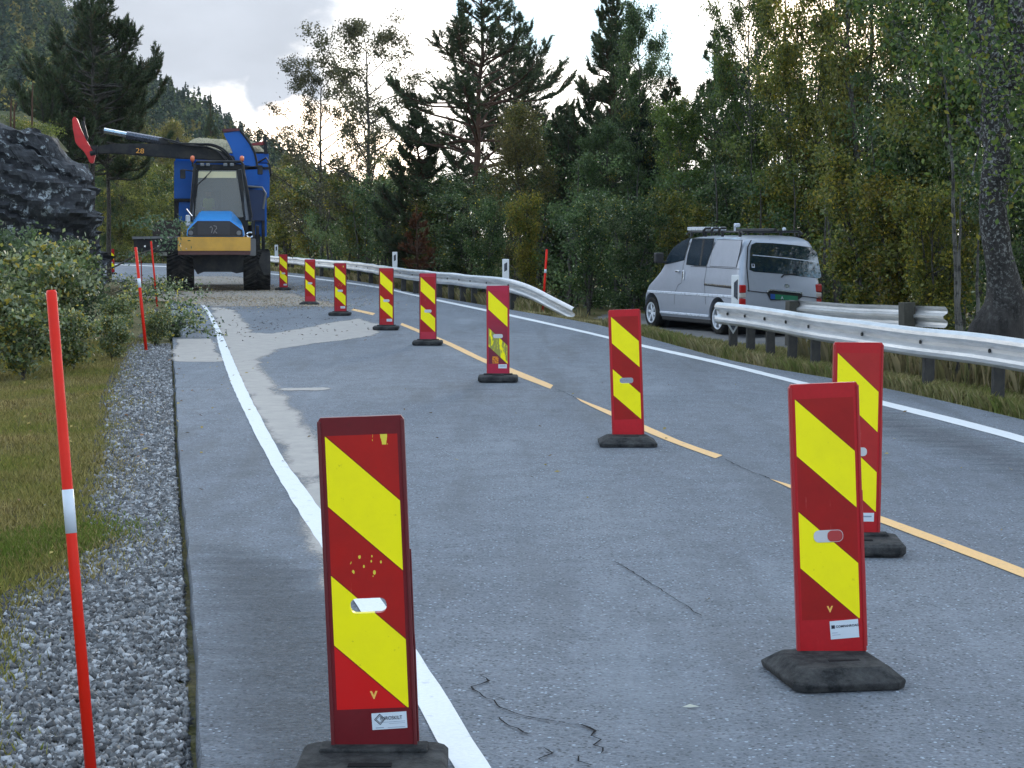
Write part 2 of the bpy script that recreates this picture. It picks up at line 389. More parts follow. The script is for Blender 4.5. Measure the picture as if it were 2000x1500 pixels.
ribbon('edge_line', [(2420,985),(2000,853),(1740,787),(1560,744),(1400,705),(1254,673),(1130,644),(1000,615),(865,587),(800,573),(740,560),(640,546.5),(545,535.5),(440,528),(330,520.5),(215,516)],
       [(2420,1003),(2000,866),(1740,797),(1560,751),(1400,711),(1254,678),(1130,648),(1000,619),(865,590.5),(800,576),(740,563),(640,548.5),(545,537.2),(440,529.2),(330,521.7),(215,517)], m_white)
for d in (((2500,1318),(2000,1112),(1860,1060),(1718,1008),(2500,1350),(2000,1130),(1860,1075),(1718,1021)),
          ((1690,997),(1600,965),(1503,936),(1690,1010),(1600,977),(1520,944)),
          ((1410,890),(1330,862),(1255,829),(1125,777),(1398,896),(1320,868),(1245,837),(1135,785)),
          ((1081,753),(1000,720),(945,700),(870,665),(785,631),(1075,760),(990,727),(935,704),(862,669),(782,635)),
          ((733,612),(690,603),(728,616),(686,606)), ((655,596),(612,586),(650,598.5),(608,588)), ((592,581),(565,575),(588,583),(561,576.5))):
    h = len(d)//2; ribbon('centre_line', d[:h], d[h:], m_yellow)
# pale dried-mud stain beside the edge line
m_mud = Mat('dried_mud', .9, .2)
_a = m_mud.noise(5, 6, .7); _e = m_mud.node('ShaderNodeAttribute', attribute_name='edge'); _w = m_mud.noise(1.8, 5, .6, sc=(1,.35,1)); _w2 = m_mud.noise(26, 4, .7)
m_mud.color(m_mud.mix(m_mud.rng(_a, .3, .7), (.50,.465,.43), (.37,.35,.33)))
_al = m_mud.rng(m_mud.math('ADD', _e.outputs['Fac'], m_mud.math('MULTIPLY', m_mud.math('ADD', m_mud.math('MULTIPLY', _w, .7), m_mud.math('MULTIPLY', _w2, .3)), 1.7)), 1.08, 1.34, 0, .88)
m_mud.put(m_mud.b.inputs['Alpha'], _al)
def stain(name, pts, mat, z=.003, feather=.5):
    pg = [G(*p) for p in pts]; xs = [p.x for p in pg]; ys = [p.y for p in pg]
    gx_ = np.arange(min(xs)-.3, max(xs)+.3, .07); gy_ = np.unique(np.concatenate([np.arange(min(ys)-.5, max(ys)+.5, .25)]))
    A, Bq = np.meshgrid(gx_, gy_); Qq = np.stack([A.ravel(), Bq.ravel()], 1)
    poly = np.array([(p.x, p.y) for p in pg]); cl = np.vstack([poly, poly[:1]])
    dist = np.abs(seg_dist(Qq, cl)); ins = np.zeros(len(Qq), bool); j = len(poly)-1
    for i in range(len(poly)):
        xi, yi = poly[i]; xj, yj = poly[j]
        c = ((yi > Qq[:,1]) != (yj > Qq[:,1])) & (Qq[:,0] < (xj-xi)*(Qq[:,1]-yi)/(yj-yi+1e-12)+xi); ins ^= c; j = i
    e = np.where(ins, np.clip(.42 + dist/feather, 0, 1), np.clip(.42 - dist/feather*1.5, 0, 1))
    nx_, ny_ = len(gx_), len(gy_); id_ = np.arange(nx_*ny_).reshape(ny_, nx_)
    F = np.stack([id_[:-1,:-1].ravel(), id_[:-1,1:].ravel(), id_[1:,1:].ravel(), id_[1:,:-1].ravel()], 1)
    keep = e[F].max(1) > .02
    me = np_mesh(name, np.column_stack([Qq, np.full(len(Qq), z)]), F[keep])
    at = me.attributes.new('edge', 'FLOAT', 'POINT'); at.data.foreach_set('value', e.astype(np.float32))
    return tag(link(name, me, mat), kind='structure')
stain('mud_stain', [(645,1150),(610,1040),(566,905),(505,810),(462,730),(427,655),(415,600),(455,605),(475,625),(490,650),(530,652),(600,640),(650,630),(700,622),(745,636),(728,656),(640,668),(540,682),(505,705),(505,722),(540,755),(560,790),(600,840),(625,875),(660,960),(720,1100)], m_mud.m)
stain('mud_stain', [(345,662),(410,662),(428,690),(440,708),(342,706)], m_mud.m, .0034, .25)
stain('mud_stain', [(540,757),(640,759),(640,763),(545,764)], m_mud.m, .0046, .25)
m_worn = Mat('worn_shoulder', .9, .15); _e3 = m_worn.node('ShaderNodeAttribute', attribute_name='edge'); _w3 = m_worn.noise(38, 5, .8)
m_worn.color(m_worn.mix(m_worn.rng(_w3, .35, .65), (.055,.058,.062), (.20,.21,.225))).bump(_w3, .8, .008)
m_worn.put(m_worn.b.inputs['Alpha'], m_worn.rng(m_worn.math('ADD', _e3.outputs['Fac'], m_worn.math('MULTIPLY', m_worn.noise(3.5, 6, .8, sc=(.5,1.6,1)), 1.8)), 1.15, 2.0, 0, .62))
stain('worn_shoulder', [(382,1060),(500,1075),(640,1120),(720,1240),(815,1400),(870,1530),(880,1700),(400,1700),(395,1400)], m_worn.m, .0022, .5)
stain('wheel_track_stain', [(1560,770),(1700,840),(1900,900),(2000,950),(2100,930),(1900,850),(1700,790)], m_worn.m, .0022, .9)
m_dust = Mat('sawdust_film', .95, .1); _e2 = m_dust.node('ShaderNodeAttribute', attribute_name='edge')
m_dust.color(m_dust.mix(m_dust.rng(m_dust.noise(9, 6, .8), .35, .7), (.28,.255,.23), (.46,.42,.37)))
m_dust.put(m_dust.b.inputs['Alpha'], m_dust.rng(m_dust.math('ADD', _e2.outputs['Fac'], m_dust.noise(2.5, 6, .75, sc=(1,.3,1))), .85, 1.15, 0, .8))
stain('sawdust_film', [(335,590),(420,600),(540,598),(640,600),(690,604),(640,588),(570,572),(530,556),(470,540),(330,540),(230,560),(260,585)], m_dust.m, .0052, 1.2)
# paving joints and cracks
m_crack = simple('crack_dark', (.012,.012,.014), .9, .1)
def cracks(name, lines, w, z=.0058):
    bb = B()
    for ln in lines:
        pts = resample([G(*p) for p in ln], .04); A = []; C = []
        for i, p in enumerate(pts):
            ww = w*(.35 + .9*abs(mn.noise(Vector((p.x*9, p.y*9, 2))))*1.6); o = Vector((mn.noise(Vector((p.x*14, p.y*14, 0))), mn.noise(Vector((p.x*14, p.y*14, 7))), 0))*.012
            t = (pts[min(i+1,len(pts)-1)]-pts[max(i-1,0)]).normalized(); nn = Vector((-t.y, t.x, 0))
            if i in (0, len(pts)-1): ww = .0004
            A.append(p + o + nn*ww/2 + Vector((0,0,z))); C.append(p + o - nn*ww/2 + Vector((0,0,z)))
        bb.strip(A, C)
    return tag(bb.build(name, m_crack), kind='structure')
cracks('pavement_crack', [[(963,1315),(942,1322),(955,1333),(921,1344),(935,1356),(950,1366),(965,1370),(970,1380),(992,1390),(1020,1400),(1060,1408),(1095,1412),(1112,1417),(1135,1418),(1160,1430),(1155,1440),(1175,1447),(1156,1458),(1180,1463),(1173,1476)],
       [(973,1402),(985,1415),(1010,1425),(1022,1432),(1042,1438)], [(950,1358),(975,1366),(988,1374)],
       [(1060,1462),(1078,1475),(1052,1485),(1060,1492)], [(1118,1482),(1130,1480),(1128,1490),(1155,1497),(1120,1500)], [(1080,1515),(1100,1530),(1140,1532)]], .011)
cracks('pavement_joint', [[(343,757),(400,757.5),(445,757)], [(560,706),(500,704),(470,707)], [(790,760),(900,761),(1020,763),(1100,766),(1180,770)]], .012)
cracks('pavement_joint', [[(1200,1098),(1250,1128),(1300,1160),(1370,1205)], [(1415,897),(1450,915),(1505,936)], [(1083,760),(1105,768),(1127,780)]], .008)

# ------------------------------------------------------------------ lane marker boards
def sheet_mat(name, red, rim_red, low=None, wear=0, faded=False, seed=0.0):
    M = Mat(name, .42, .28)
    sp = M.node('ShaderNodeSeparateXYZ'); M.l.new(M.co, sp.inputs[0]); x, z = sp.outputs[0], sp.outputs[2]
    def band(c, h): return M.math('LESS_THAN', M.math('ABSOLUTE', M.math('SUBTRACT', d, c)), h)
    d = M.math('ADD', z, M.math('MULTIPLY', x, .93))
    inx = M.math('LESS_THAN', M.math('ABSOLUTE', x), .1065); inz = M.math('MULTIPLY', M.math('LESS_THAN', z, .946), M.math('GREATER_THAN', z, .127))
    ins = M.math('MULTIPLY', inx, inz)
    dirt = M.noise(7, 5, .7, off=(seed, seed, seed)); fine = M.noise(45, 5, .8, off=(seed, 0, 0)); vert = M.noise(30, 5, .7, sc=(1, 1, .12), off=(seed, 2, 0))
    s1 = band(.742, .104); s2 = band(.327, .104); st = M.math('MULTIPLY', M.math('ADD', s1, s2), ins)
    yel = M.mix(M.rng(dirt, .45, .8, 0, .35), (.97, .86, .002), (.74, .65, .006))
    if faded:
        ymul = M.math('MULTIPLY', s2, M.rng(M.noise(14, 4, .7, sc=(1,1,.3), off=(seed+4,0,0)), .44, .5)); yel = M.mix(ymul, yel, (.30, .30, .07))
        red2 = M.mix(M.rng(z, .35, .75), (.16, .022, .045), red)
    else: red2 = red
    redc = M.mix(M.rng(dirt, .4, .75, 0, .45), red2, tuple(q*.55 for q in red))
    if low: redc = M.mix(M.math('LESS_THAN', d, .22), redc, low)
    inner = M.mix(st, redc, yel)
    c = M.mix(ins, M.mix(M.rng(fine, .35, .7, 0, .3), rim_red, tuple(q*.5 for q in rim_red)), inner)
    # thin dark outline round each yellow band, scratches, splashes, scuffs down to yellow
    ed = M.math('MULTIPLY', M.math('ADD', band(.742, .109), band(.327, .109)), M.math('SUBTRACT', 1, M.math('ADD', s1, s2)))
    c = M.mix(M.math('MULTIPLY', M.math('MULTIPLY', ed, ins), .6), c, (.12, .01, .008))
    c = M.mix(M.rng(fine, .64, .78, 0, .55), c, (.06, .035, .025))
    c = M.mix(M.math('MULTIPLY', M.rng(vert, .66, .72, 0, .5), M.math('SUBTRACT', 1, st)), c, (.5, .12, .1))
    if wear:
        cz = M.math('SUBTRACT', z, .556); cx = M.math('ADD', x, .0)
        rr = M.math('ADD', M.math('POWER', M.math('DIVIDE', cx, .05), 2), M.math('POWER', M.math('DIVIDE', cz, .035), 2))
        sc = M.math('MULTIPLY', M.math('LESS_THAN', rr, 1), M.math('LESS_THAN', M.vor(52, sc=(1.3,1,.8)), .30))
        top = M.math('MULTIPLY', M.math('GREATER_THAN', M.noise(50, 3, .6, sc=(1,1,.22)), .56), M.math('MULTIPLY', M.math('GREATER_THAN', z, M.math('ADD', .915, 0)), M.math('MULTIPLY', M.math('LESS_THAN', z, .946), M.math('LESS_THAN', M.math('ABSOLUTE', M.math('SUBTRACT', x, .03)), .05))))
        c = M.mix(M.math('MAXIMUM', sc, top), c, (.75, .62, .06))
    if faded:
        q = M.math('MULTIPLY', M.math('LESS_THAN', M.math('ABSOLUTE', M.math('ADD', x, .03)), .035), M.math('LESS_THAN', M.math('ABSOLUTE', M.math('SUBTRACT', z, .17)), .04))
        c = M.mix(M.math('MULTIPLY', q, M.rng(fine, .42, .5)), c, (.75, .25, .02))
    M.color(c); M.put(M.b.inputs['Roughness'], M.rng(dirt, .3, .7, .3, .5)); return M.m
R1 = (.42, .010, .007); RIM_D = (.15, .009, .014); RIM_B = (.46, .010, .016)
m_rub = Mat('rubber_base', .85, .12)
_r1 = m_rub.noise(9, 6, .7); _r2 = m_rub.noise(50, 4, .8)
m_rub.color(m_rub.mix(m_rub.rng(_r1, .4, .7, 0, .7), m_rub.mix(m_rub.rng(_r2, .4, .8), (.014,.015,.016), (.045,.048,.052)), (.10,.10,.10))).bump(_r2, .8, .004)
m_slotp = simple('slot_plate', (.55,.56,.58), .4); m_stick = simple('sticker_white', (.62,.70,.78), .35, dirt=.15)
m_ink = simple('ink_dark', (.012,.014,.03), .5); m_ylet = simple('letter_yellow', (.90,.50,.10), .4); m_inkg = simple('ink_grey', (.25,.32,.42), .5)
def rounded_slot(cx, cz, w, h, n=5):
    r = h*.42; pts = []
    for (sx, sz, a0) in ((1,1,0), (-1,1,90), (-1,-1,180), (1,-1,270)):
        for k in range(n):
            a = R(a0 + 90*k/(n-1)); pts.append((cx + sx*(w/2-r) + r*math.cos(a), cz + sz*(h/2-r) + r*math.sin(a)))
    return pts
SLOT = (.0, .437, .108, .045)
def panel_mesh(hole=True):
    bm = bmesh.new(); yf = -.014
    o = [(-.125,0), (.125,0), (.125,.99), (.119,1.0), (-.119,1.0), (-.125,.99)]
    ov = [bm.verts.new((x, yf, z)) for x, z in o]; es = [bm.edges.new((ov[i], ov[(i+1) % len(ov)])) for i in range(len(ov))]
    if hole:
        iv = [bm.verts.new((x, yf, z)) for x, z in rounded_slot(*SLOT)]; es += [bm.edges.new((iv[i], iv[(i+1) % len(iv)])) for i in range(len(iv))]
    r = bmesh.ops.triangle_fill(bm, edges=es, use_beauty=True, use_dissolve=False)
    fs = [f for f in bm.faces]
    r = bmesh.ops.extrude_face_region(bm, geom=fs)
    for v in r['geom']:
        if isinstance(v, bmesh.types.BMVert): v.co.y += .028
    bmesh.ops.recalc_face_normals(bm, faces=bm.faces); me = bpy.data.meshes.new('panel'); bm.to_mesh(me); bm.free(); return me
def base_mesh(kind):
    bm = bmesh.new()
    def ring(w, l, z, ch): return [bm.verts.new((sx*a, sy*c, z)) for sx, sy, a, c in ((1,-1,w/2-ch,l/2),(1,-1,w/2,l/2-ch),(1,1,w/2,l/2-ch),(1,1,w/2-ch,l/2),(-1,1,w/2-ch,l/2),(-1,1,w/2,l/2-ch),(-1,-1,w/2,l/2-ch),(-1,-1,w/2-ch,l/2))]
    if kind == 'wedge': P_ = [(.44,.43,.0,.02), (.45,.44,.026,.03), (.32,.30,.066,.02), (.30,.28,.070,.02)]
    elif kind == 'long': P_ = [(.41,.47,.0,.03), (.425,.485,.020,.04), (.425,.485,.028,.04), (.335,.35,.069,.03), (.32,.335,.072,.03)]
    else: P_ = [(.42,.40,.004,.03), (.45,.42,.02,.035), (.45,.42,.052,.035), (.42,.39,.066,.03), (.34,.32,.070,.03)]
    rs_ = [ring(*p) for p in P_]
    bm.faces.new(rs_[0][::-1])
    for a, c in zip(rs_, rs_[1:]):
        for k in range(8): bm.faces.new((a[k], a[(k+1)%8], c[(k+1)%8], c[k]))
    bm.faces.new(rs_[-1])
    bmesh.ops.bevel(bm, geom=[e for e in bm.edges if e.calc_length() > .05], offset=.002, segments=1, affect='EDGES')
    bmesh.ops.subdivide_edges(bm, edges=[e for e in bm.edges if e.calc_length() > .12], cuts=3, use_grid_fill=True)
    for v in bm.verts:
        if v.co.z > .01: v.co += Vector((mn.noise(v.co*12), mn.noise(v.co*12 + Vector((5,5,5))), mn.noise(v.co*10 + Vector((9,1,5)))))*.0012
    bmesh.ops.recalc_face_normals(bm, faces=bm.faces); me = bpy.data.meshes.new('base'); bm.to_mesh(me); bm.free(); return me
PM, PMS = panel_mesh(True), panel_mesh(False); BM_ = {k: base_mesh(k) for k in ('wedge', 'long', 'box')}
def sticker(pan, kind):
    yf = -.0155
    if kind == 'diamond':
        w, h, cx, cz = .104, .050, .048, .089
        s = B().box((0,0,0), (w, .001, h)).build('sticker', m_stick, pan); s.location = (cx, yf, cz); s.rotation_euler = (0, R(-1.5), 0)
        b = B(); dc = (-.028, .006)
        for q, t in ((.0155, .0022), (.0105, .0012)):
            pts = [(dc[0]+q*1.0, dc[1]), (dc[0], dc[1]+q), (dc[0]-q*1.0, dc[1]), (dc[0], dc[1]-q)]
            for i in range(4 if q > .012 else 4):
                a, c = pts[i], pts[(i+1)%4]; L = math.hypot(c[0]-a[0], c[1]-a[1])
                b.box(((a[0]+c[0])/2, -.0009, (a[1]+c[1])/2), (L+t*.7, .0008, t), Matrix.Rotation(-math.atan2(c[1]-a[1], c[0]-a[0]), 3, 'Y'))
        b.build('emblem', m_ink, s)
        text('lettering', 'EUROSKILT', .0150, m_ink, s, (-.027, -.0012, .0035), sx=.86, bold=0)
        b = B(); b.box((.012, -.0009, -.0035), (.07, .0006, .0011)); b.box((.022, -.0009, -.0085), (.048, .0006, .0009)); b.box((.02, -.0009, -.0205), (.052, .0006, .0012)); b.box((-.03, -.0009, -.0195), (.024, .0006, .0022))
        b.build('small_print', m_inkg, s)
    elif kind == 'square':
        s = B().box((0,0,0), (.105, .001, .068)).build('sticker', m_stick, pan); s.location = (.048, yf, .088); s.rotation_euler = (0, R(-2.5), 0)
        b = B(); b.box((-.041, -.0009, .012), (.013, .0008, .013), bev=.0003); b.build('emblem', m_ink, s)
        text('lettering', 'COMPANROAD', .0115, m_ink, s, (-.031, -.0012, .0085), sx=1.05, bold=.0002)
        b = B(); b.box((-.036, -.0009, -.0105), (.02, .0006, .0016)); b.box((-.031, -.0009, -.0185), (.03, .0006, .0014)); b.build('small_print', m_inkg, s)
    else:
        s = B().box((0,0,0), (.095, .001, .045)).build('sticker', m_stick, pan); s.location = (.05, yf, .098)
        b = B(); b.box((0, -.0009, .004), (.07, .0006, .008)); b.build('small_print', m_inkg, s)
markers = [
 # top x, top y, bottom x, bottom y, panel height px, board yaw deg, base yaw, base, hole, red, rim, low red, options, sticker, V, label
 dict(b=(732,1452), h=637, roll=-2.1, yaw=1, byaw=0, base='box', hole=1, mat=sheet_mat('board_scuffed', R1, RIM_D, (.60,.008,.008), wear=1), rim=RIM_D, st='diamond', v=(.005,.158), lab='scuffed red and yellow marker board standing on the white edge line, nearest of all'),
 dict(b=(1624,1272), h=517, roll=-2.5, yaw=0, byaw=9, base='long', hole=0, mat=sheet_mat('board_clean', (.34,.008,.007), RIM_B, seed=2.), rim=RIM_B, st='square', v=(-.003,.155), lab='leaning marker board on a twisted low rubber base, with a white label near its foot'),
 dict(b=(1668,1058), h=372, roll=.5, yaw=0, byaw=-4, base='box', hole=0, mat=sheet_mat('board_chalky', (.42,.02,.02), RIM_B, seed=5.), rim=RIM_B, st='small', v=None, lab='marker board half hidden behind the leaning board on the right'),
 dict(b=(1227,850), h=243, gy=866, roll=-2.1, yaw=0, byaw=0, base='wedge', hole=1, mat=sheet_mat('board_bright_foot', (.34,.008,.007), (.52,.012,.022), seed=7.), rim=RIM_B, st=None, v=None, lab='marker board on a wide black wedge base beside the yellow dashes, below the parked van'),
 dict(b=(973,729), h=173, roll=-.2, yaw=0, byaw=0, base='box', hole=0, mat=sheet_mat('board_faded', (.44,.02,.05), (.44,.02,.06), faded=True, seed=9.), rim=RIM_B, st='small', v=None, lab='faded, patched marker board with a dull lower stripe, below the bent barrier end'),
 dict(b=(836,660), h=130, roll=0, yaw=0, byaw=0, base='box', hole=0, mat=sheet_mat('board_pink_foot', (.38,.01,.016), (.50,.03,.06), seed=11.), rim=RIM_D, st=None, v=None, lab='marker board with a pale pink foot, just left of the faded patched board'),
 dict(b=(755,630), h=112, roll=0, yaw=0, byaw=0, base='box', hole=0, mat=sheet_mat('board_plain', R1, (.42,.02,.03), seed=13.), rim=RIM_D, st='small', v=None, lab='marker board standing just past the tip of the pale mud stain, right of its end'),
 dict(b=(665,605), h=95, roll=0, yaw=0, byaw=0, base='box', hole=0, mat=sheet_mat('board_far', R1, (.42,.015,.03), wear=1, seed=15.), rim=RIM_D, st='small', v=None, lab='third marker board right of the blue machine, worn paint round its slot'),
 dict(b=(606,583), h=82, roll=0, yaw=0, byaw=0, base='wedge', hole=0, mat=sheet_mat('board_far_wedge', R1, (.50,.03,.05), seed=17.), rim=RIM_D, st=None, v=None, lab='marker board on a small wedge base, second to the right of the blue machine'),
 dict(b=(554,566), h=65, roll=0, yaw=0, byaw=0, base='box', hole=0, mat=sheet_mat('board_farthest', R1, (.42,.015,.03), seed=19.), rim=RIM_D, st='small', v=None, lab='small marker board right beside the front tyre of the blue machine'),
 dict(b=(218,531), h=46, roll=0, yaw=25, byaw=25, base='box', hole=0, mat=sheet_mat('board_bend', R1, (.42,.015,.03), seed=21.), rim=RIM_D, st=None, v=None, lab='lone distant marker board at the road bend, left of the machine'),
]
GRP = 'red and yellow lane marker boards'
for q in markers:
    Yd = F_PX/q['h']/CP*.997; p = G(q['b'][0], q.get('gy', HORIZON + (CAM_H)*q['h']))
    pb = P(q['b'][0], q['b'][1], p.y); root = empty('marker_board', (pb.x, p.y, 0), 0, q['lab'], 'marker board', GRP)
    q['root'] = root; sc_ = (1 + .15/p.y)*(q['h']/(F_PX/(p.y*CP + CAM_H*SP)))
    me = (PM if q['hole'] else PMS).copy(); me.name = 'panel'; me.materials.clear()
    pan = link('panel', me, q['mat'], root); pan.location = (0, 0, .066); pan.rotation_euler = (0, R(q['roll']), R(q['yaw'])); pan.scale = (sc_,1,sc_)
    m_rim = simple('rim_red', tuple(x*.8 for x in q['rim']), .4)
    rb = B()
    for s in (-1, 1): rb.box((s*.1225, -.0005, .497), (.011, .037, .986), bev=.003, seg=2)
    if q['h'] > 300: rb.tube([(.131,.0,.02), (.1315,.002,.3), (.130,.0,.35), (.130,.0,.6)], .0035, 6)
    rb.build('side_rim', m_rim, pan)
    if not q['hole']:
        bb = B(); pts = rounded_slot(*SLOT); bb.poly([(x, -.0148, z) for x, z in pts], (0, -.0012, 0)); bb.build('slot_plate', m_slotp, pan)
        if q['st'] == 'square':
            bb = B(); pts = rounded_slot(.024, .437, .056, .041); bb.poly([(x, -.0162, z) for x, z in pts], (0, -.0008, 0)); bb.build('slot_cover', simple('slot_red', (.42,.04,.04), .35), pan)
    if q['st']: sticker(pan, q['st'])
    if q['v']: text('letter_mark', 'V', .030, m_ylet, pan, (q['v'][0], -.0152, q['v'][1]), bold=.0016, align='CENTER')
    bme = BM_[q['base']].copy(); bme.materials.clear(); base = link('base', bme, m_rub.m, root); base.location = ({'wedge':-.015,'long':-.02,'box':0}[q['base']], {'wedge':-.11,'long':-.135,'box':-.12}[q['base']], .003); base.rotation_euler = (0, 0, R(q['byaw']))
    if q['base'] == 'box':
        B().box((0, .10, .0745), (.33, .10, .016), bev=.005).build('socket', m_rub.m, base)
        B().box((.0, -.09, .0715), (.13, .04, .004), bev=.001).build('grip_recess', m_crack, base)
    else: B().box((.03, -.05, .0715), (.12, .022, .003), bev=.001).build('grip_recess', m_crack, base)

# ------------------------------------------------------------------ snow poles
m_pole = simple('pole_orange_red', (.72,.018,.006), .45, .25, dirt=.2); m_refl = simple('reflective_band', (.62,.68,.76), .4, dirt=.3)
def snow_pole(base, top, r, band, lab):
    root = empty('snow_pole', base, 0, lab, 'snow pole', 'orange snow poles'); v = Vector(top) - Vector(base)
    B().tube([Vector((0,0,0)) - v*.02, v*.5, v*.995, v], [r*1.08, r, r*.97, r*.8], 20).build('pole', m_pole, root, True)
    if band: B().tube([v*band[0], v*band[1]], r*1.06, 20).build('reflective_band', m_refl, root, True)
b0 = G(183,1570); snow_pole(b0, P(100,567,b0.y*1.03), .0158, (.525,.61), 'tall orange pole with a white band in the near gravel, at the far left')
b0 = G(285,681); snow_pole(b0 + Vector((0,0,gz(b0.x,b0.y)+.05)), P(265,483,b0.y*1.01), .022, (.60,.69), 'orange pole with a white band at the grass corner, before the felled branches')
b0 = G(307,596); snow_pole(b0, P(295,471,b0.y), .022, None, 'orange pole just left of the machine front tyre, rising past the black bar')
b0 = G(278,566); snow_pole(b0, P(275,500,b0.y), .016, None, 'thin red pole half hidden behind the banded orange pole')
b0 = G(1060,604); b0.z = -.05; snow_pole(b0, P(1068,487,b0.y), .026, (.62,.68), 'orange pole behind the ramped end of the far crash barrier')

# ------------------------------------------------------------------ crash barriers
m_zinc = Mat('galvanised_steel', .38, .5, .6)
_g1 = m_zinc.noise(3, 5, .65, sc=(.4,.4,3)); _g2 = m_zinc.noise(40, 3, .6)
m_zinc.color(m_zinc.mix(m_zinc.rng(_g1, .35, .7), (.70,.71,.72), (.46,.47,.48))); m_zinc.put(m_zinc.b.inputs['Roughness'], m_zinc.rng(_g2, .3, .7, .30, .50))
m_post = simple('post_dark', (.035,.035,.036), .8, .3, dirt=.6, dirtc=(.09,.085,.07), scale=9)
m_postw = simple('post_weathered', (.085,.082,.07), .9, .2, dirt=.6, scale=12)
WPROF = [(-.155,.030),(-.148,.046),(-.120,.074),(-.085,.082),(-.055,.072),(-.018,.012),(.018,.012),(.055,.072),(.085,.082),(.120,.074),(.148,.046),(.155,.030)]
def barrier(name_label, path, side, posts, post_h, post_mat, bolts=True, wav=.004, flare=None, label_beam=None, zoff=.53, post_size=(.10,.14)):
    """path: list of (x,y,zc). side: +1 beam in front on the left of travel direction"""
    root = empty('crash_barrier', (path[0][0], path[0][1], 0), 0, name_label, 'crash barrier'); o = Vector((path[0][0], path[0][1], 0))
    pts = resample(path, .25); bm = B(); prev = None; back = None
    acc = 0
    for i, p in enumerate(pts):
        t = (pts[min(i+1,len(pts)-1)] - pts[max(i-1,0)]); t.z = 0; t.normalize(); nrm = Vector((-t.y, t.x, 0))*side
        if i: acc += (p-pts[i-1]).length
        wz = wav*math.sin(acc*1.55) + wav*1.2*mn.noise(Vector((acc*.7, 1, 2))); wn_ = wav*1.5*mn.noise(Vector((acc*1.1, 5, 2)))
        ring = []
        for th in (0, .004):
            for (z, d) in (WPROF if th == 0 else WPROF[::-1]):
                ring.append(bm.bm.verts.new(p - o + Vector((0,0,z + wz)) + nrm*(d - th + wn_)))
        if prev:
            m = len(ring)
            for k in range(m): bm.bm.faces.new((prev[k], prev[(k+1)%m], ring[(k+1)%m], ring[k]))
        else: first = ring
        prev = ring
    for rg in (first, prev):
        for k in range(len(WPROF)-1): bm.bm.faces.new((rg[k], rg[k+1], rg[-2-k], rg[-1-k]))
    bm.build('beam', m_zinc.m, root, False)
    for j, (x, y, zt) in enumerate(posts):
        dmin = min(range(len(pts)), key=lambda i: (pts[i].x-x)**2 + (pts[i].y-y)**2); t = pts[min(dmin+1,len(pts)-1)] - pts[max(dmin-1,0)]; a = math.atan2(t.y, t.x)
        gz_ = gz(x, y) - .1; h = zt - gz_
        po = B().box((0,0,h/2), (post_size[0], post_size[1], h), bev=.006).build('post', post_mat, root); po.location = (x - o.x, y - o.y, gz_); po.rotation_euler = (R(random.uniform(-1,1)), R(random.uniform(-1,1)), a)
        nrm = Vector((-math.sin(a), math.cos(a), 0))*side; q = pts[dmin] - o
        if bolts: B().tube([q + nrm*.012, q + nrm*.030], .021, 8).build('bolt', m_post, root)
    return root
nearp = [(1432,686),(1466,692),(1505,700),(1547,709),(1592,722),(1697,744),(1812,766),(1948,792),(2130,828),(2330,868),(2560,915)]
NP = [G(*p) for p in nearp]
tx = [(1415,590),(1500,600),(1600,612.5),(1700,625),(1810,641),(1900,652),(2000,664)]
zc = .53
def off_left(A, d):
    out = []
    for i, p in enumerate(A):
        t = (A[min(i+1,len(A)-1)] - A[max(i-1,0)]); t.normalize(); out.append(p + Vector((-t.y, t.x, 0))*d)
    return out
NB = off_left(NP, -.07)      # beam face towards the road (path runs towards the camera, road on its right)
NB = [NB[0] + (NB[0]-NB[1])*.55] + NB
barrier('long bare crash barrier at the right edge of the road, starting below the van', [(p.x, p.y, zc) for p in NB], -1, [(p.x, p.y, .64) for p in NP], .64, m_post, post_size=(.07,.115))
# far barrier with ramped terminal
farp = [(222,511),(270,511.5),(318,512.5),(366,514),(414,516),(462,520),(505,524.5),(540,528.5),(571,531.5),(600,536),(628,540),(656,543),(680,545),(702,549),(724,553.5),(756,561),(788,568.5),(812,573),(837,577),(858,580.5),(881,584),(904,587.5),(926,591),(958,596.5),(1001,603)]
FP = [G(*p) for p in farp]
FB = off_left(FP, -.08); e = G(1124,612); e.z = 0
FB2 = [(p.x, p.y, zc) for p in FB] + [(FB[-1].x + (e.x-FB[-1].x)*.35, FB[-1].y + (e.y-FB[-1].y)*.35, .40), (FB[-1].x + (e.x-FB[-1].x)*.7, FB[-1].y + (e.y-FB[-1].y)*.7, .16), (e.x, e.y, -.03)]
barrier('far crash barrier along the bend, sloping down into the grass at its right end', FB2, -1, [(p.x, p.y, .64) for p in FP], .64, m_post, wav=.006, post_size=(.12,.14))
# short barrier behind the lay-by, seen from its back
bl_ = [P(1538,603,34.5), P(1660,612,31.6), P(1770,617,29.4), P(1841,620,28.2)]
barrier('short crash barrier seen from behind, between the van and the old tree', [(p.x, p.y, p.z) for p in bl_], 1, [(P(1546,600,34.2).x, 34.15, P(1546,588,34.2).z), (P(1770,600,29.4).x, 29.25, P(1770,590,29.4).z)], .7, m_postw, bolts=False, post_size=(.22,.18))

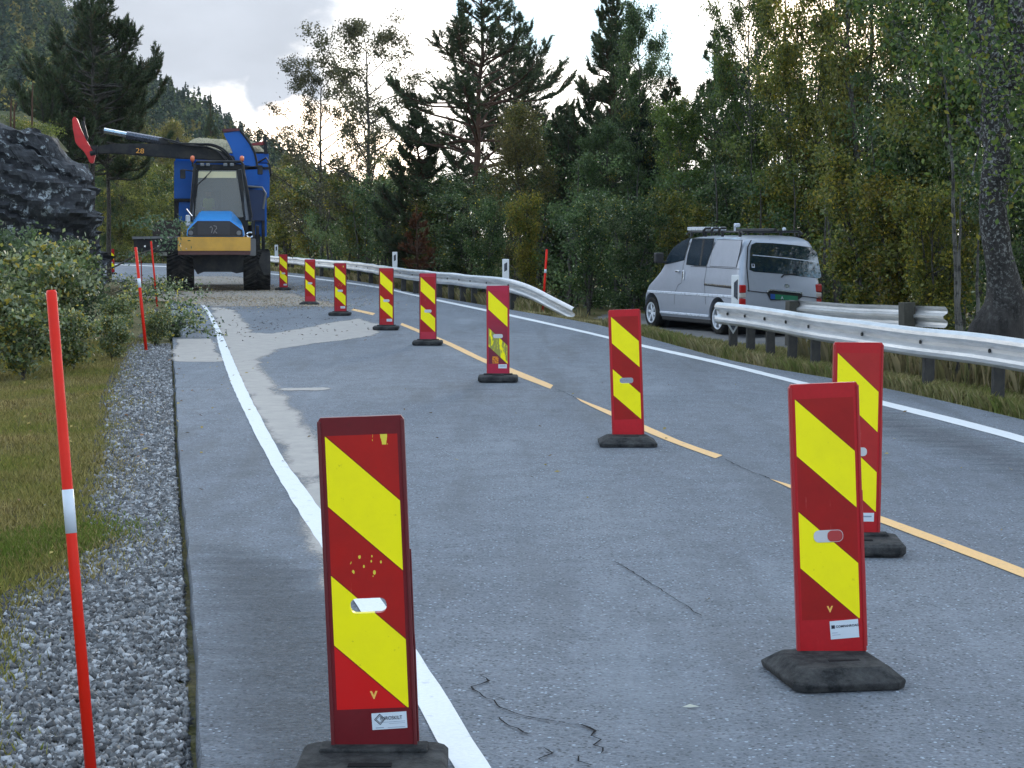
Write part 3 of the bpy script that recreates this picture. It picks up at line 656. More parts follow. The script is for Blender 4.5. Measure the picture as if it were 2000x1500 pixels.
# delineator posts on the far barrier, warning plate at the near barrier end
m_wpl = simple('white_plastic', (.72,.74,.76), .45, dirt=.2); m_blk = simple('black_reflector', (.03,.04,.06), .3)
def delineator(px, ptop, pbot, lab):
    k = min(range(len(farp)), key=lambda i: abs(farp[i][0]-px)); i0 = max(0, min(len(FP)-2, k)); p = FP[i0].copy()
    # find the barrier point on this sight line
    best = min(((FP[i].lerp(FP[i+1], t/10)) for i in range(len(FP)-1) for t in range(11)), key=lambda v: abs(1000 + F_PX*v.x/(v.y*CP+1.0*SP) - px))
    p = best; zt = P(px, ptop, p.y).z; zb = .42
    root = empty('delineator_post', (p.x, p.y, 0), 0, lab, 'road marker post', 'white marker posts on the far crash barrier')
    h = zt - zb; w = .155
    B().box((0, .03, zb + h/2), (w, .035, h), bev=.012, seg=2).build('post', m_wpl, root)
    b = B(); zc_ = zt - .18; b.poly([(-.035, .011, zc_-.11), (.035, .011, zc_-.07), (.035, .011, zc_+.11), (-.035, .011, zc_+.07)], (0, -.004, 0)); b.build('reflector', m_blk, root)
delineator(988, 506, 550, 'white marker post where the far barrier begins to slope down')
delineator(771, 492, 518, 'white marker post on the far barrier, above the middle of the marker row')
delineator(541, 478, 497, 'white marker post on the far barrier, right beside the blue machine')
delineator(222, 469, 489, 'white marker post at the left end of the far barrier, above the lone marker board')
p = NB[0]; wp = P(1436, 570, p.y - .05)
root = empty('hazard_plate', (wp.x, wp.y, 0), 0, 'small white framed plate standing at the start of the near crash barrier', 'road marker')
zt, zb_ = P(1436, 537, wp.y).z, P(1436, 598, wp.y).z
B().box((0, 0, (zt+zb_)/2), (.11, .03, zt-zb_), bev=.01, seg=2).build('plate', m_wpl, root)
b = B(); b.poly([(-.022,-.017,zb_+.14), (.034,-.017,zb_+.09), (.034,-.017,zt-.06), (-.022,-.017,zt-.11)], (0,-.004,0)); b.build('reflector', m_blk, root)
wp = P(1432, 640, NP[0].y - .14); root = empty('barrier_reflector', (wp.x, wp.y, wp.z), 0, 'small grey three-cornered plate on the first post under the near barrier', 'reflector')
b = B(); b.poly([(-.09,0,.06), (.09,0,.06), (0,0,-.09)], (0,.008,0)); b.build('plate', simple('grey_plate', (.4,.42,.42), .5), root)
b = B(); b.poly([(-.045,-.002,.035), (.045,-.002,.035), (0,-.002,-.045)], (0,-.003,0)); b.build('reflector', m_blk, root)

# ------------------------------------------------------------------ vegetation
def np_tube(pts, rad, sides=6):
    pts = np.asarray(pts, float); n = len(pts); rad = np.broadcast_to(rad, (n,)); T = np.gradient(pts, axis=0); T /= np.linalg.norm(T, axis=1)[:, None] + 1e-9
    ref = np.tile([0.3, .95, .1], (n, 1)); ref[np.abs((T*ref).sum(1)) > .9] = [1, 0, 0]
    U = np.cross(T, ref); U /= np.linalg.norm(U, axis=1)[:, None]; Wv = np.cross(T, U)
    a = np.linspace(0, 2*np.pi, sides, endpoint=False)
    V = pts[:, None] + (U[:, None]*np.cos(a)[None, :, None] + Wv[:, None]*np.sin(a)[None, :, None])*np.asarray(rad)[:, None, None]
    i = np.arange(n-1)[:, None]*sides; k = np.arange(sides)[None]; k2 = (k+1) % sides
    F = np.stack([i+k, i+k2, i+sides+k2, i+sides+k], -1).reshape(-1, 4)
    return V.reshape(-1, 3), F
class Tubes:
    def __init__(s): s.V = []; s.F = []; s.o = 0
    def add(s, p, r, sides=6):
        V, F = np_tube(p, r, sides); s.V.append(V); s.F.append(F + s.o); s.o += len(V)
    def mesh(s, name): return np_mesh(name, np.concatenate(s.V), np.concatenate(s.F))
def leaves_geo(rng, C, L, Wd, up=.35, fold=False):
    n = len(C); A = rng.normal(size=(n, 3)); A[:, 2] -= .3; A /= np.linalg.norm(A, axis=1)[:, None]
    N = rng.normal(size=(n, 3)); N[:, 2] += up*2; Bv = np.cross(N, A); Bv /= np.linalg.norm(Bv, axis=1)[:, None] + 1e-9
    L = L*rng.uniform(.6, 1.3, n)[:, None]; Wd = Wd*rng.uniform(.6, 1.2, n)[:, None]
    V = np.stack([C - A*L/2, C + Bv*Wd/2 - A*L*.08, C + A*L/2, C - Bv*Wd/2 - A*L*.08], 1).reshape(-1, 3)
    return V, np.arange(n*4).reshape(n, 4)
def pick(rng, n, pal, jit=.25):
    w = np.array([p[1] for p in pal], float); w /= w.sum(); c = np.array([p[0] for p in pal])[rng.choice(len(pal), n, p=w)]
    return c*rng.uniform(1-jit, 1+jit, (n, 1))
GREEN = [((.080,.130,.028),4), ((.150,.205,.040),3), ((.032,.065,.018),4), ((.22,.20,.03),.7)]
BLUEGREEN = [((.065,.115,.034),4), ((.145,.205,.075),2.5), ((.026,.055,.020),4), ((.16,.17,.04),.5)]
OLIVE = [((.125,.145,.028),4), ((.23,.22,.04),2.5), ((.050,.070,.018),4), ((.34,.26,.03),.8)]
YELLOW = [((.22,.19,.028),4), ((.40,.31,.035),1.6), ((.09,.11,.022),3.5), ((.17,.11,.025),1)]
BROWN = [((.17,.15,.05),4), ((.11,.115,.04),3), ((.25,.18,.05),1.5)]
WILLOW = [((.19,.23,.10),4), ((.11,.165,.05),3), ((.42,.46,.32),2.2), ((.55,.46,.08),1.0), ((.04,.07,.025),3)]
PINE = [((.050,.080,.036),4), ((.080,.110,.045),3), ((.026,.044,.026),2), ((.12,.08,.04),.9)]
SPRUCE = [((.024,.046,.032),4), ((.032,.058,.036),3), ((.018,.032,.024),2)]
RUST = [((.20,.075,.028),3), ((.12,.055,.028),3)]
def broadleaf(seed, H, Rc, cb=.25, limbs=26, nleaf=14000, leaf=.075, pal=GREEN, bark=None, rise=.7, prof='oval', sigma=.26, stems=1, gap=.25, lean=(0,0), trunk_r=None, accents=None):
    rng = np.random.RandomState(seed); T = Tubes(); CP_ = []; CW = []
    tr = trunk_r or H*.011
    for st in range(stems):
        a0 = rng.uniform(0, 6.28); sp = 0 if stems == 1 else Rc*.45
        top = np.array([math.cos(a0)*sp + lean[0], math.sin(a0)*sp + lean[1], H*rng.uniform(.85, 1) if stems > 1 else H])
        s = np.linspace(0, 1, 14); wob = np.cumsum(rng.normal(size=(14, 2)), 0)*H*.006
        tp = np.column_stack([top[0]*s**1.3 + wob[:,0]*s, top[1]*s**1.3 + wob[:,1]*s, top[2]*s]); rr = tr*(1-s)**.75 + tr*.05; rr[0] *= 1.35
        T.add(tp, rr, 8)
        nl = limbs//stems
        for i in range(nl):
            t = cb + (1-cb)*((i + rng.uniform(0,1))/nl)**.9*.97
            u = (t-cb)/(1-cb)
            pr = {'oval': math.sin(math.pi*min(1, .12+u*.88))**.6, 'cone': (1-u)**.8 + .08, 'top': min(1, .45+u*.9)*(1-u**5)**.5 + .05, 'column': .75*(1-u**4)**.5+.1}[prof]
            ln = Rc*pr*rng.uniform(.65, 1.15)/(1 if stems == 1 else 1.4)
            az = i*2.4 + rng.uniform(-.5, .5); el = rise*rng.uniform(.5, 1.3)
            st_ = np.array([np.interp(t, s, tp[:,k]) for k in range(3)]); m = 7; q = np.linspace(0, 1, m)
            e = el*(1 + .5*q); d = np.column_stack([np.cos(az)*np.cos(e), np.sin(az)*np.cos(e), np.sin(e)])
            path = st_ + np.cumsum(d, 0)*ln/m + rng.normal(size=(m,3))*ln*.03*q[:,None]; path[0] = st_
            r0 = np.interp(t, s, rr)*.5; T.add(path, r0*(1-q)**.8 + .004, 5)
            for j in range(2, m):
                for _ in range(2):
                    L2 = ln*.38*rng.uniform(.4, 1.1)*(1.15-q[j]*.5); dv = rng.normal(size=3); dv[2] += .25; dv /= np.linalg.norm(dv); dv = dv*.75 + d[j]*.5
                    e2 = path[j] + dv*L2; T.add(np.array([path[j], path[j] + dv*L2*.5 + rng.normal(size=3)*.03, e2]), [r0*.3+.003, r0*.2+.002, .0025], 4)
                    if rng.uniform() > gap:
                        for f in (.55, .9): CP_.append(path[j] + dv*L2*f); CW.append(rng.uniform(.3, 1.3))
                if rng.uniform() > gap: CP_.append(path[j]); CW.append(q[j]*rng.uniform(.3, 1))
    CP_ = np.array(CP_); CW = np.array(CW); CW /= CW.sum()
    k = rng.choice(len(CP_), nleaf, p=CW); C = CP_[k] + rng.normal(size=(nleaf, 3))*sigma*np.array([1,1,.8])*rng.uniform(.4, 1.2, (nleaf, 1))
    cl = pick(rng, len(CP_), pal, .3); tint = .5*cl[k] + .5*pick(rng, nleaf, pal, .5)
    if accents:
        hot = rng.choice(len(CP_), max(1, int(len(CP_)*accents[1])), replace=False); mk = np.isin(k, hot); tint[mk] = pick(rng, mk.sum(), accents[0], .25)
    V, F = leaves_geo(rng, C, leaf, leaf*.68)
    return T.mesh('trunk'), np_mesh('crown', V, F, tint), bark or m_bark, m_leaf
def conifer(seed, H, Rc, cb=.15, kind='pine', dens=1.0, pal=None, bark=None, curve=.5, nw=None, sparse_top=0):
    rng = np.random.RandomState(seed); T = Tubes(); tuft = []; s = np.linspace(0, 1, 16)
    wob = np.cumsum(rng.normal(size=(16,2)), 0)*H*(.007 if kind == 'pine' else .002)
    tp = np.column_stack([wob*s[:,None], H*s]); tr = H*.014; rr = tr*(1-s)**.8 + .012; T.add(tp, rr, 8)
    nw = nw or int(H*(1-cb)*(2.2 if kind == 'pine' else 4.5))
    for i in range(nw):
        t = cb + (1-cb)*((i+rng.uniform(0,.8))/nw)*.985; u = (t-cb)/(1-cb)
        if kind == 'pine': pr = (.55+.45*math.sin(math.pi*min(1,u*1.25+.15)))*(1-u**2.6)+.08; nb = rng.randint(3, 6)
        else: pr = (1-u)**.85 + .05; nb = rng.randint(5, 8)
        for b_ in range(nb):
            az = rng.uniform(0, 6.28); ln = Rc*pr*rng.uniform(.55, 1.15); m = 8; q = np.linspace(0, 1, m)
            if kind == 'pine': el = rng.uniform(-.1, .5) + .5*u; e = el - .35*np.sin(q*3.14) + curve*q**1.5*1.3
            else: e = -.15 + .5*u - .45*q*(1-u) + .35*q**3
            d = np.column_stack([np.cos(az+rng.normal()*.2*q)*np.cos(e), np.sin(az+rng.normal()*.2*q)*np.cos(e), np.sin(e)])
            st_ = np.array([np.interp(t, s, tp[:,k]) for k in range(3)]); path = st_ + np.cumsum(d, 0)*ln/m; path[0] = st_
            r0 = min(np.interp(t, s, rr)*.45, .05); T.add(path, r0*(1-q)**.8+.005, 5)
            f0 = .35 if kind == 'pine' else .12
            nt = max(4, int(ln*(16 if kind == 'pine' else 16)*dens))
            for _ in range(nt):
                f = f0 + (1-f0)*rng.uniform()**.8; p = np.array([np.interp(f, q, path[:,k]) for k in range(3)]); dd = d[min(m-1, int(f*m))]
                side = np.cross(dd, [0,0,1]); side /= np.linalg.norm(side)+1e-9; sg = rng.choice([-1,1]); sl = rng.uniform(.15, .60)*(1.2-f*.6)*min(1.3, ln)
                v = dd*.55 + side*sg*rng.uniform(.3,1.2) + np.array([0,0, rng.uniform(.0,.55) if kind == 'pine' else rng.uniform(-.45,.1)]); v /= np.linalg.norm(v)
                T.add(np.array([p, p+v*sl*.6, p+v*sl]), [.006,.005,.003], 3)
                tuft.append((p + v*sl*.35, v, sl*.75))
            tuft.append((path[-1]-d[-1]*.15, d[-1], .25))
    tuft.append((tp[-1] - np.array([0,0,.15]), np.array([0,0,1.]), .4))
    n = len(tuft); per = int((30 if kind == 'pine' else 30)); P0 = np.array([t[0] for t in tuft]); D = np.array([t[1] for t in tuft]); Ls = np.array([t[2] for t in tuft])
    k = np.repeat(np.arange(n), per); N = len(k); f = rng.uniform(0, 1, N); base = P0[k] + D[k]*(f*Ls[k])[:,None]
    rad = rng.normal(size=(N,3)); rad /= np.linalg.norm(rad,axis=1)[:,None]; dv = D[k]*.75 + rad*.8
    if kind != 'pine': dv[:,2] -= .1
    nl = (.085 if kind == 'pine' else .06)*rng.uniform(.7,1.3,(N,1)); w = np.cross(dv, rng.normal(size=(N,3))); w /= np.linalg.norm(w,axis=1)[:,None]; wd = .013 if kind == 'pine' else .016
    V = np.stack([base - w*wd, base + w*wd, base + dv*nl + w*wd*.4, base + dv*nl - w*wd*.4], 1).reshape(-1,3)
    pal = pal or (PINE if kind == 'pine' else SPRUCE); tint = (.5*pick(rng, n, pal, .35)[k] + .5*pick(rng, N, pal, .3))
    return T.mesh('trunk'), np_mesh('crown', V, np.arange(N*4).reshape(N,4), tint), bark or (m_bark_pine if kind == 'pine' else m_bark), m_needle
PROTO = {}
def proto(key, fn, *a, **k):
    PROTO[key] = fn(*a, **k); tm, cm, bk, lm = PROTO[key]; tm.materials.append(bk); cm.materials.append(lm)
def tree(key, name, px, Yd, label, cat, ytop=None, scale=1, rz=None, group=None, H=None, z=None, sx=1):
    """stand a tree of a kind on the ground on the sight line px at distance Yd; ytop sets its height"""
    x = P(px, HORIZON, Yd).x; z0 = (gz(x, Yd) if z is None else z)
    if ytop is not None: scale = (P(px, ytop, Yd).z - z0)/H
    r = empty(name, (x, Yd, z0), rz if rz is not None else random.uniform(0, 6.28), label, cat, group); r.scale = (scale*sx, scale*sx, scale)
    tm, cm, _, _ = PROTO[key]
    for nm, me in (('trunk', tm), ('crown', cm)):
        o = bpy.data.objects.new(nm, me); COL.objects.link(o); o.parent = r
    return r
HT = {}
def mk(key, fn, seed, H, Rc, **k): proto(key, fn, seed, H, Rc, **k); HT[key] = H
mk('loose', broadleaf, 11, 10, 3.6, cb=.12, limbs=34, nleaf=17000, leaf=.11, pal=[((.07,.075,.035),4),((.10,.09,.04),2)], rise=.55, sigma=.20, gap=.38, prof='oval')
mk('birch', broadleaf, 12, 10, 2.8, cb=.15, limbs=40, nleaf=32000, leaf=.10, pal=GREEN, bark=m_bark_birch, rise=.8, sigma=.20, gap=.32, prof='oval', accents=(YELLOW,.03))
mk('birch_b', broadleaf, 13, 10, 3.0, cb=.12, limbs=44, nleaf=34000, leaf=.10, pal=OLIVE, bark=m_bark, rise=.8, sigma=.21, gap=.32, stems=3, prof='column', accents=(YELLOW,.05))
mk('birch_c', broadleaf, 14, 10, 2.7, cb=.10, limbs=40, nleaf=32000, leaf=.10, pal=BLUEGREEN, bark=m_bark, rise=.8, sigma=.20, gap=.32, prof='column', accents=(YELLOW,.02))
mk('bush_green', broadleaf, 15, 4, 1.7, cb=.04, limbs=36, nleaf=14000, leaf=.085, pal=BLUEGREEN, rise=.8, sigma=.15, stems=4, prof='top', accents=(WILLOW,.2))
mk('bush_yellow', broadleaf, 16, 4, 1.3, cb=.04, limbs=34, nleaf=12000, leaf=.085, pal=YELLOW, rise=.95, sigma=.2, stems=3, prof='column', accents=(GREEN,.2))
mk('bush_olive', broadleaf, 17, 4, 1.7, cb=.04, limbs=36, nleaf=14000, leaf=.085, pal=OLIVE, rise=.8, sigma=.16, stems=4, prof='top', accents=(YELLOW,.15))
mk('tree_brown', broadleaf, 18, 8, 2.2, cb=.08, limbs=38, nleaf=30000, leaf=.085, pal=BROWN, rise=.8, sigma=.26, prof='oval', accents=(OLIVE,.3))
mk('pine_open', conifer, 21, 10, 3.5, cb=.30, kind='pine', dens=1.2, curve=.45, nw=20)
mk('pine_full', conifer, 22, 10, 2.6, cb=.05, kind='pine', dens=2.3, curve=.5, nw=44)
mk('pine_young', conifer, 23, 7, 1.5, cb=.08, kind='pine', dens=1.7, curve=.75, nw=20)
mk('spruce', conifer, 24, 9, 1.9, cb=.03, kind='spruce', dens=1.0)
random.seed(9)
mk('pine_round', conifer, 27, 10, 3.0, cb=.44, kind='pine', dens=1.8, curve=.55, nw=26, bark=m_bark)
def T_(key, name, cat, px, Yd, ytop, label, **k): return tree(key, name, px, Yd, label, cat, ytop=ytop, H=HT[key], **k)
# skyline, from the machine to the right
T_('loose', 'broadleaf_tree', 'tree', 722, 82, 52, 'thin-leaved bare-looking tree with sky showing through, tallest to the right of the blue machine', rz=.5)
T_('loose', 'broadleaf_tree', 'tree', 628, 90, 135, 'low see-through tree reaching furthest left over the pale sky, next to the far hill', rz=2.6)
T_('pine_open', 'pine_tree', 'tree', 925, 68, -60, 'big open pine with reddish limbs and sky behind, above the middle of the road', rz=1.2, sx=.95)
T_('pine_open', 'pine_tree', 'tree', 1015, 74, 20, 'pine with upturned twigs, immediately right of the big open pine', rz=4.0, sx=.8)
T_('pine_full', 'pine_tree', 'tree', 1192, 62, -25, 'dark slim pine whose narrow spire touches the top of the picture', rz=2, sx=.8)
T_('birch_c', 'birch_tree', 'tree', 1255, 58, 25, 'small-leaved birch clinging to the right side of the dark slim pine', sx=.6)
T_('pine_young', 'pine_tree', 'tree', 1402, 56, 55, 'narrow young pine standing in the bright gap of sky above the van', rz=.3, sx=.75)
T_('pine_full', 'pine_tree', 'tree', 830, 71, 215, 'dense dark round-topped pine between the see-through tree and the brown tree', rz=3.3, sx=1.15)
T_('pine_full', 'pine_tree', 'tree', 1100, 64, 205, 'dark low pine filling the dip left of the slim spire pine', rz=5.1, sx=1.1)
T_('pine_young', 'pine_tree', 'tree', 1310, 58, 150, 'short dark pine in the low part of the treeline over the van front', rz=1.9, sx=1.1)
T_('tree_brown', 'broadleaf_tree', 'tree', 1010, 60, 222, 'brownish autumn tree below the open pine', rz=.4, sx=.95)
T_('bush_yellow', 'shrub', 'shrub', 1030, 54, 375, 'slender yellow shrub behind the far barrier, left of the thin orange pole', rz=.8, sx=.75)
T_('bush_green', 'shrub', 'shrub', 945, 56, 395, 'bluish green shrub left of the slender yellow shrub', rz=2.2)
T_('bush_green', 'shrub', 'shrub', 1150, 49, 395, 'green shrub behind the sloping end of the far barrier', rz=.7, sx=1.1)
T_('birch_c', 'birch_tree', 'tree', 1180, 56, 250, 'bushy green birch halfway between the thin orange pole and the van', rz=1.9, sx=1.0)
T_('birch', 'birch_tree', 'tree', 1325, 53, 210, 'green birch rising directly behind the van bonnet', rz=.2, sx=.95)
T_('spruce', 'spruce_tree', 'tree', 1250, 58, 190, 'dark spruce in the shade behind the van nose', sx=1.0)
T_('birch_c', 'birch_tree', 'tree', 1450, 52, 130, 'grey-green birch with pale stem above the van roof', rz=3.1, sx=1.0)
T_('bush_green', 'shrub', 'shrub', 1235, 46.5, 400, 'green shrub touching the front of the van', rz=2.9)
T_('bush_olive', 'shrub', 'shrub', 1330, 48, 380, 'olive shrub close behind the van cab', rz=1.1)
T_('bush_green', 'shrub', 'shrub', 1440, 47, 345, 'dark green shrub close behind the van roof rack', rz=.1, sx=1.1)
T_('birch_b', 'birch_tree', 'tree', 1560, 45, -170, 'tall olive birch behind the rear of the van, its top out of sight', rz=.6, sx=.8)
T_('birch_b', 'birch_tree', 'tree', 1690, 42, -240, 'tall forked birch with dark stems, right of the van', rz=2.4, sx=.72)
T_('birch', 'birch_tree', 'tree', 1465, 50, -60, 'tall green birch whose crown hangs over the bright gap of sky', rz=1.4, sx=.62)
T_('birch_c', 'birch_tree', 'tree', 1800, 36, -260, 'dense blue-green birch between the forked birch and the old tree', rz=.9, sx=.8)
T_('birch', 'birch_tree', 'tree', 1880, 33, -340, 'leafy green birch close behind the old lichen-covered tree', rz=5, sx=.8)
T_('birch_c', 'birch_tree', 'tree', 2030, 30, -420, 'green birch cut by the right edge of the picture', rz=3.4, sx=.8)
T_('bush_yellow', 'shrub', 'shrub', 1650, 42.5, 345, 'yellow-leaved shrub at the right rear corner of the van', rz=.3)
T_('bush_olive', 'shrub', 'shrub', 1545, 45, 330, 'olive shrub peeping over the right end of the van roof', rz=.3, sx=1.0)
T_('bush_yellow', 'shrub', 'shrub', 1760, 34.5, 340, 'yellowish shrub behind the end of the short back barrier', rz=1.7, sx=1.1)
T_('bush_olive', 'shrub', 'shrub', 1700, 36, 300, 'olive shrub behind the middle of the short back barrier', rz=4.4, sx=1.1)
T_('bush_olive', 'shrub', 'shrub', 1830, 31, 370, 'olive shrub left of the old tree base', rz=2.1, sx=1.0)
T_('bush_green', 'shrub', 'shrub', 1985, 27, 330, 'leafy green shrub in front of the old tree, at the right edge', rz=2.6, sx=.9)
# behind the barrier towards the machine
for i, (px, Yd, yt, key, lab) in enumerate((
  (560, 103, 335, 'bush_olive', 'olive autumn shrub immediately right of the blue machine body'), (612, 98, 350, 'bush_yellow', 'yellow-brown shrub above the barrier, right of the olive shrub by the machine'),
  (660, 90, 345, 'bush_green', 'dark green shrub under the see-through trees'), (715, 82, 350, 'bush_olive', 'dull olive shrub behind the middle marker post'),
  (775, 76, 360, 'bush_green', 'shadowy green shrub beneath the dense round-topped pine'), (850, 70, 380, 'bush_olive', 'olive shrub above the fourth-nearest board on the barrier'),
  (900, 64, 360, 'bush_green', 'dark green shrub left of the white post where the barrier slopes down'))):
    T_(key, 'shrub', 'shrub', px, Yd, yt, lab, rz=i*1.3, sx=1.35)
# left behind the machine and the rock
for i, (px, Yd, yt, key, sx, lab) in enumerate((
  (235, 122, 225, 'tree_brown', .8, 'olive-brown tree between the rock and the crane arm'), (300, 126, 300, 'birch_b', .9, 'dull green tree under the crane arm, left of the blue body'),
  (345, 130, 250, 'tree_brown', .8, 'yellowish bushy tree just above the crane arm'), (205, 118, 330, 'birch_c', .7, 'green tree right beside the rock edge'),
  (410, 132, 262, 'birch_b', .7, 'olive tree peeking over the chips on the blue machine'), (265, 124, 285, 'birch', .8, 'green birch behind the black crane arm number'),
  (330, 120, 360, 'bush_green', .9, 'light green shrub left of the machine cab'), (560, 125, 312, 'tree_brown', .8, 'brown tree between the blue body and the far slope'))):
    T_(key, 'broadleaf_tree' if 'bush' not in key else 'shrub', 'tree' if 'bush' not in key else 'shrub', px, Yd, yt, lab, rz=i*1.7, sx=sx*1.1, z=-.5)
T_('pine_round', 'pine_tree', 'tree', 180, 68, -20, 'large dark pine standing behind the rock at the left', rz=.9, sx=.86)
T_('pine_round', 'pine_tree', 'tree', 112, 66, 135, 'smaller pine attached to the left side of the large dark pine', rz=3, sx=.75)
T_('pine_round', 'pine_tree', 'tree', 212, 71, 100, 'smaller pine on the right side of the large dark pine', rz=5, sx=.8)
T_('pine_young', 'pine_tree', 'tree', 416, 230, 185, 'tiny lone tree sticking up from the far slope above the machine spout', rz=1, sx=.5, z=5)
# dead rust-coloured pine twigs
mk('rust', conifer, 31, 2.6, .75, cb=.1, kind='pine', dens=1.0, pal=RUST, nw=8)
T_('rust', 'pine_tree', 'tree', 815, 66, 412, 'small dead rust-brown pine in front of the dense dark pine', z=.2, rz=1)

# old birch with flared base
def old_tree():
    base = P(1955, 640, 22.6); root = empty('old_tree', (base.x, base.y, -.35), 0, 'thick old tree with a flared black foot and lichen-spotted trunk, at the right edge', 'tree')
    T = Tubes(); ox = base.x; rng = np.random.RandomState(4)
    def w(px, py): q = P(px, py, 22.6); return (q.x - ox, 0, q.z + .35)
    s = 22.6/3800
    main = [(1915,785,78),(1926,720,72),(1950,650,58),(1962,590,44),(1958,540,32),(1947,480,28),(1941,420,26),(1944,350,27),(1948,290,27),(1945,230,27),(1942,170,26),(1938,130,26),(1924,90,22),(1915,30,20),(1918,-40,18),(1905,-140,15),(1915,-260,12)]
    pts = resample([Vector(w(a, b_)) for a, b_, _ in main], .12); rad = np.interp(np.linspace(0, 1, len(pts)), np.linspace(0, 1, len(main)), [m[2] for m in main])*s
    V, F = np_tube([tuple(p) for p in pts], rad, 28)
    for i in range(len(V)):
        v = Vector(V[i]); c = pts[i//28]; d = (v - c); f = 1 + .16*mn.noise(v*2.2) + .10*mn.noise(Vector((v.x*9, v.y*9, v.z*3))); V[i] = c + d*f
    T.V.append(V); T.F.append(F); T.o += len(V)
    for br, r in (([(1942,185),(1975,150),(1990,90),(1978,20),(1985,-60)], (24,20,18,16,13)), ([(1945,300),(1915,250),(1893,225)], (11,9,7)), ([(1960,250),(1985,248),(2010,242)], (7,6,5)), ([(1985,140),(2005,180),(2030,200)], (9,8,7)),
                  ([(1924,60),(1900,10),(1880,-60)], (9,7,5)), ([(1918,-20),(1960,-80),(1990,-160)], (12,10,8))):
        p = resample([Vector(w(*q)) for q in br], .15); rr = np.interp(np.linspace(0,1,len(p)), np.linspace(0,1,len(r)), r)*s
        V, F = np_tube([(q.x, q.y + .25*k/len(p)*(1 if br[0][1] != 185 else -1), q.z) for k, q in enumerate(p)], rr, 14)
        for i in range(len(V)): V[i] *= 1; V[i] += np.array(mn.noise_vector(Vector(V[i])*5))*.025
        T.V.append(V); T.F.append(F + T.o); T.o += len(V)
    n = 9000; cc = np.array([w(px, py) for px, py in ((1790,-60),(1850,-90),(1880,-20),(1990,-70),(2060,60),(2050,180),(2080,300),(1880,150),(2010,330))]); cc[:,1] += rng.uniform(-1,1,len(cc))
    k = rng.randint(0, len(cc), n); C = cc[k] + rng.normal(size=(n,3))*.42; V, F = leaves_geo(rng, C, .075, .05)
    link('crown', np_mesh('crown', V, F, pick(rng, n, GREEN)), m_leaf, root)
    for q in range(26):
        c = cc[rng.randint(len(cc))]; a = c + rng.normal(size=3)*.5; T.add(np.array([a, (a+c)/2 + rng.normal(size=3)*.1, c]), [.012,.009,.005], 5)
    link('trunk', T.mesh('trunk'), m_bark_old, root, True)
old_tree()
# slender saplings by the old tree
for i, (px, Yd, yt, lean, lab) in enumerate(((1888, 24.5, 380, 0, 'pair of thin bare stems rising just left of the old tree foot'), (1875, 25, 90, .0, 'thin pale bent stem reaching up left of the old tree'))):
    b_ = P(px, 700, Yd); r = empty('sapling', (b_.x, Yd, gz(b_.x, Yd)-.05), 0, lab, 'sapling'); T = Tubes(); rng = np.random.RandomState(40+i)
    for st in range(2 if i == 0 else 1):
        top = P(px - 22 + 20*st - 15*i, yt + 60*st, Yd).z + .4; s = np.linspace(0,1,12); wb = np.cumsum(rng.normal(size=12))*.03
        T.add(np.column_stack([(-.18 + st*.2)*s + wb*s + .12*st, s*0, s*top]), .035*(1-s)+.008, 7)
    link('trunk', T.mesh('trunk'), m_bark_birch, r, True)

# undergrowth and interior of the wood, one mass
def thicket(name, label, pts, n, leaf, pal, hz, seed, stems=True):
    """pts: (px, Yd, ytop, half width m) clumps"""
    rng = np.random.RandomState(seed); C = []; T = Tubes(); Cc = []
    W_ = np.array([q[3]*(P(q[0], q[2], q[1]).z+1) for q in pts]); W_ /= W_.sum()
    for q, w in zip(pts, W_):
        px, Yd, yt, hw = q[:4]; c = P(px, yt, Yd); m = max(20, int(n*w)); zt = c.z; nl = max(3, int(m/90)); g0 = gz(c.x, Yd)
        cl = np.column_stack([c.x + rng.uniform(-hw, hw, nl), Yd + rng.uniform(-1.2, 1.2, nl), g0 + (zt-g0)*rng.uniform(.02, 1, nl)**.9]); k = rng.randint(0, nl, m)
        C.append(cl[k] + rng.normal(size=(m,3))*[.20,.20,.15]); Cc.append(pick(rng, nl, q[4] if len(q) > 4 else pal, .35)[k])
        for a in range(int(hw*1.5)+1):
            x = c.x + rng.uniform(-hw, hw); y = Yd + rng.uniform(-.8,.8); s = np.linspace(0,1,7); wb = np.cumsum(rng.normal(size=(7,2)),0)*.06
            T.add(np.column_stack([x+wb[:,0], y+wb[:,1], g0 + s*(zt-g0)*.95]), .05*(1-s)+.01, 5)
    C = np.concatenate(C); Cc = np.concatenate(Cc)
    hv = np.array([-math.sin(R(21)), math.cos(R(21))]); rel = C[:, :2] - np.array([5.3, 38.1]); lx = rel@hv; ly = rel@np.array([hv[1], -hv[0]]); ok = ~((lx > -.6) & (lx < 5.1) & (np.abs(ly) < 1.25)); C = C[ok]; Cc = Cc[ok]
    V, F = leaves_geo(rng, C, leaf, leaf*.68)
    tint = .6*Cc + .4*pick(rng, len(C), pal, .35)
    o = tag(link(name, np_mesh(name, V, F, tint), m_leaf), label, 'undergrowth', kind='stuff'); return o, T
pts = []
rg = random.Random(2)
for px in range(640, 1130, 26):
    Yb = 95 - (px-560)*.062; pts.append((px, Yb*.9 + rg.uniform(2,6), 385 + rg.uniform(-45,35), 1.3))
for px in range(1100, 1500, 24): pts.append((px, 50 + rg.uniform(0, 6), 350 + rg.uniform(-60,60), 1.2))
for px in range(1480, 2100, 26): pts.append((px, 44 - (px-1480)*.027 + rg.uniform(0, 4), 330 + rg.uniform(-120,60), 1.1, OLIVE if rg.random() < .55 else GREEN))
for px in range(1500, 2100, 28): pts.append((px, 50 + rg.uniform(0, 6), 130 + rg.uniform(-150,60), 1.6, BLUEGREEN))
for px in range(1060, 1520, 28): pts.append((px, 62 + rg.uniform(0, 5), 290 + rg.uniform(-60,50), 1.5, BLUEGREEN))
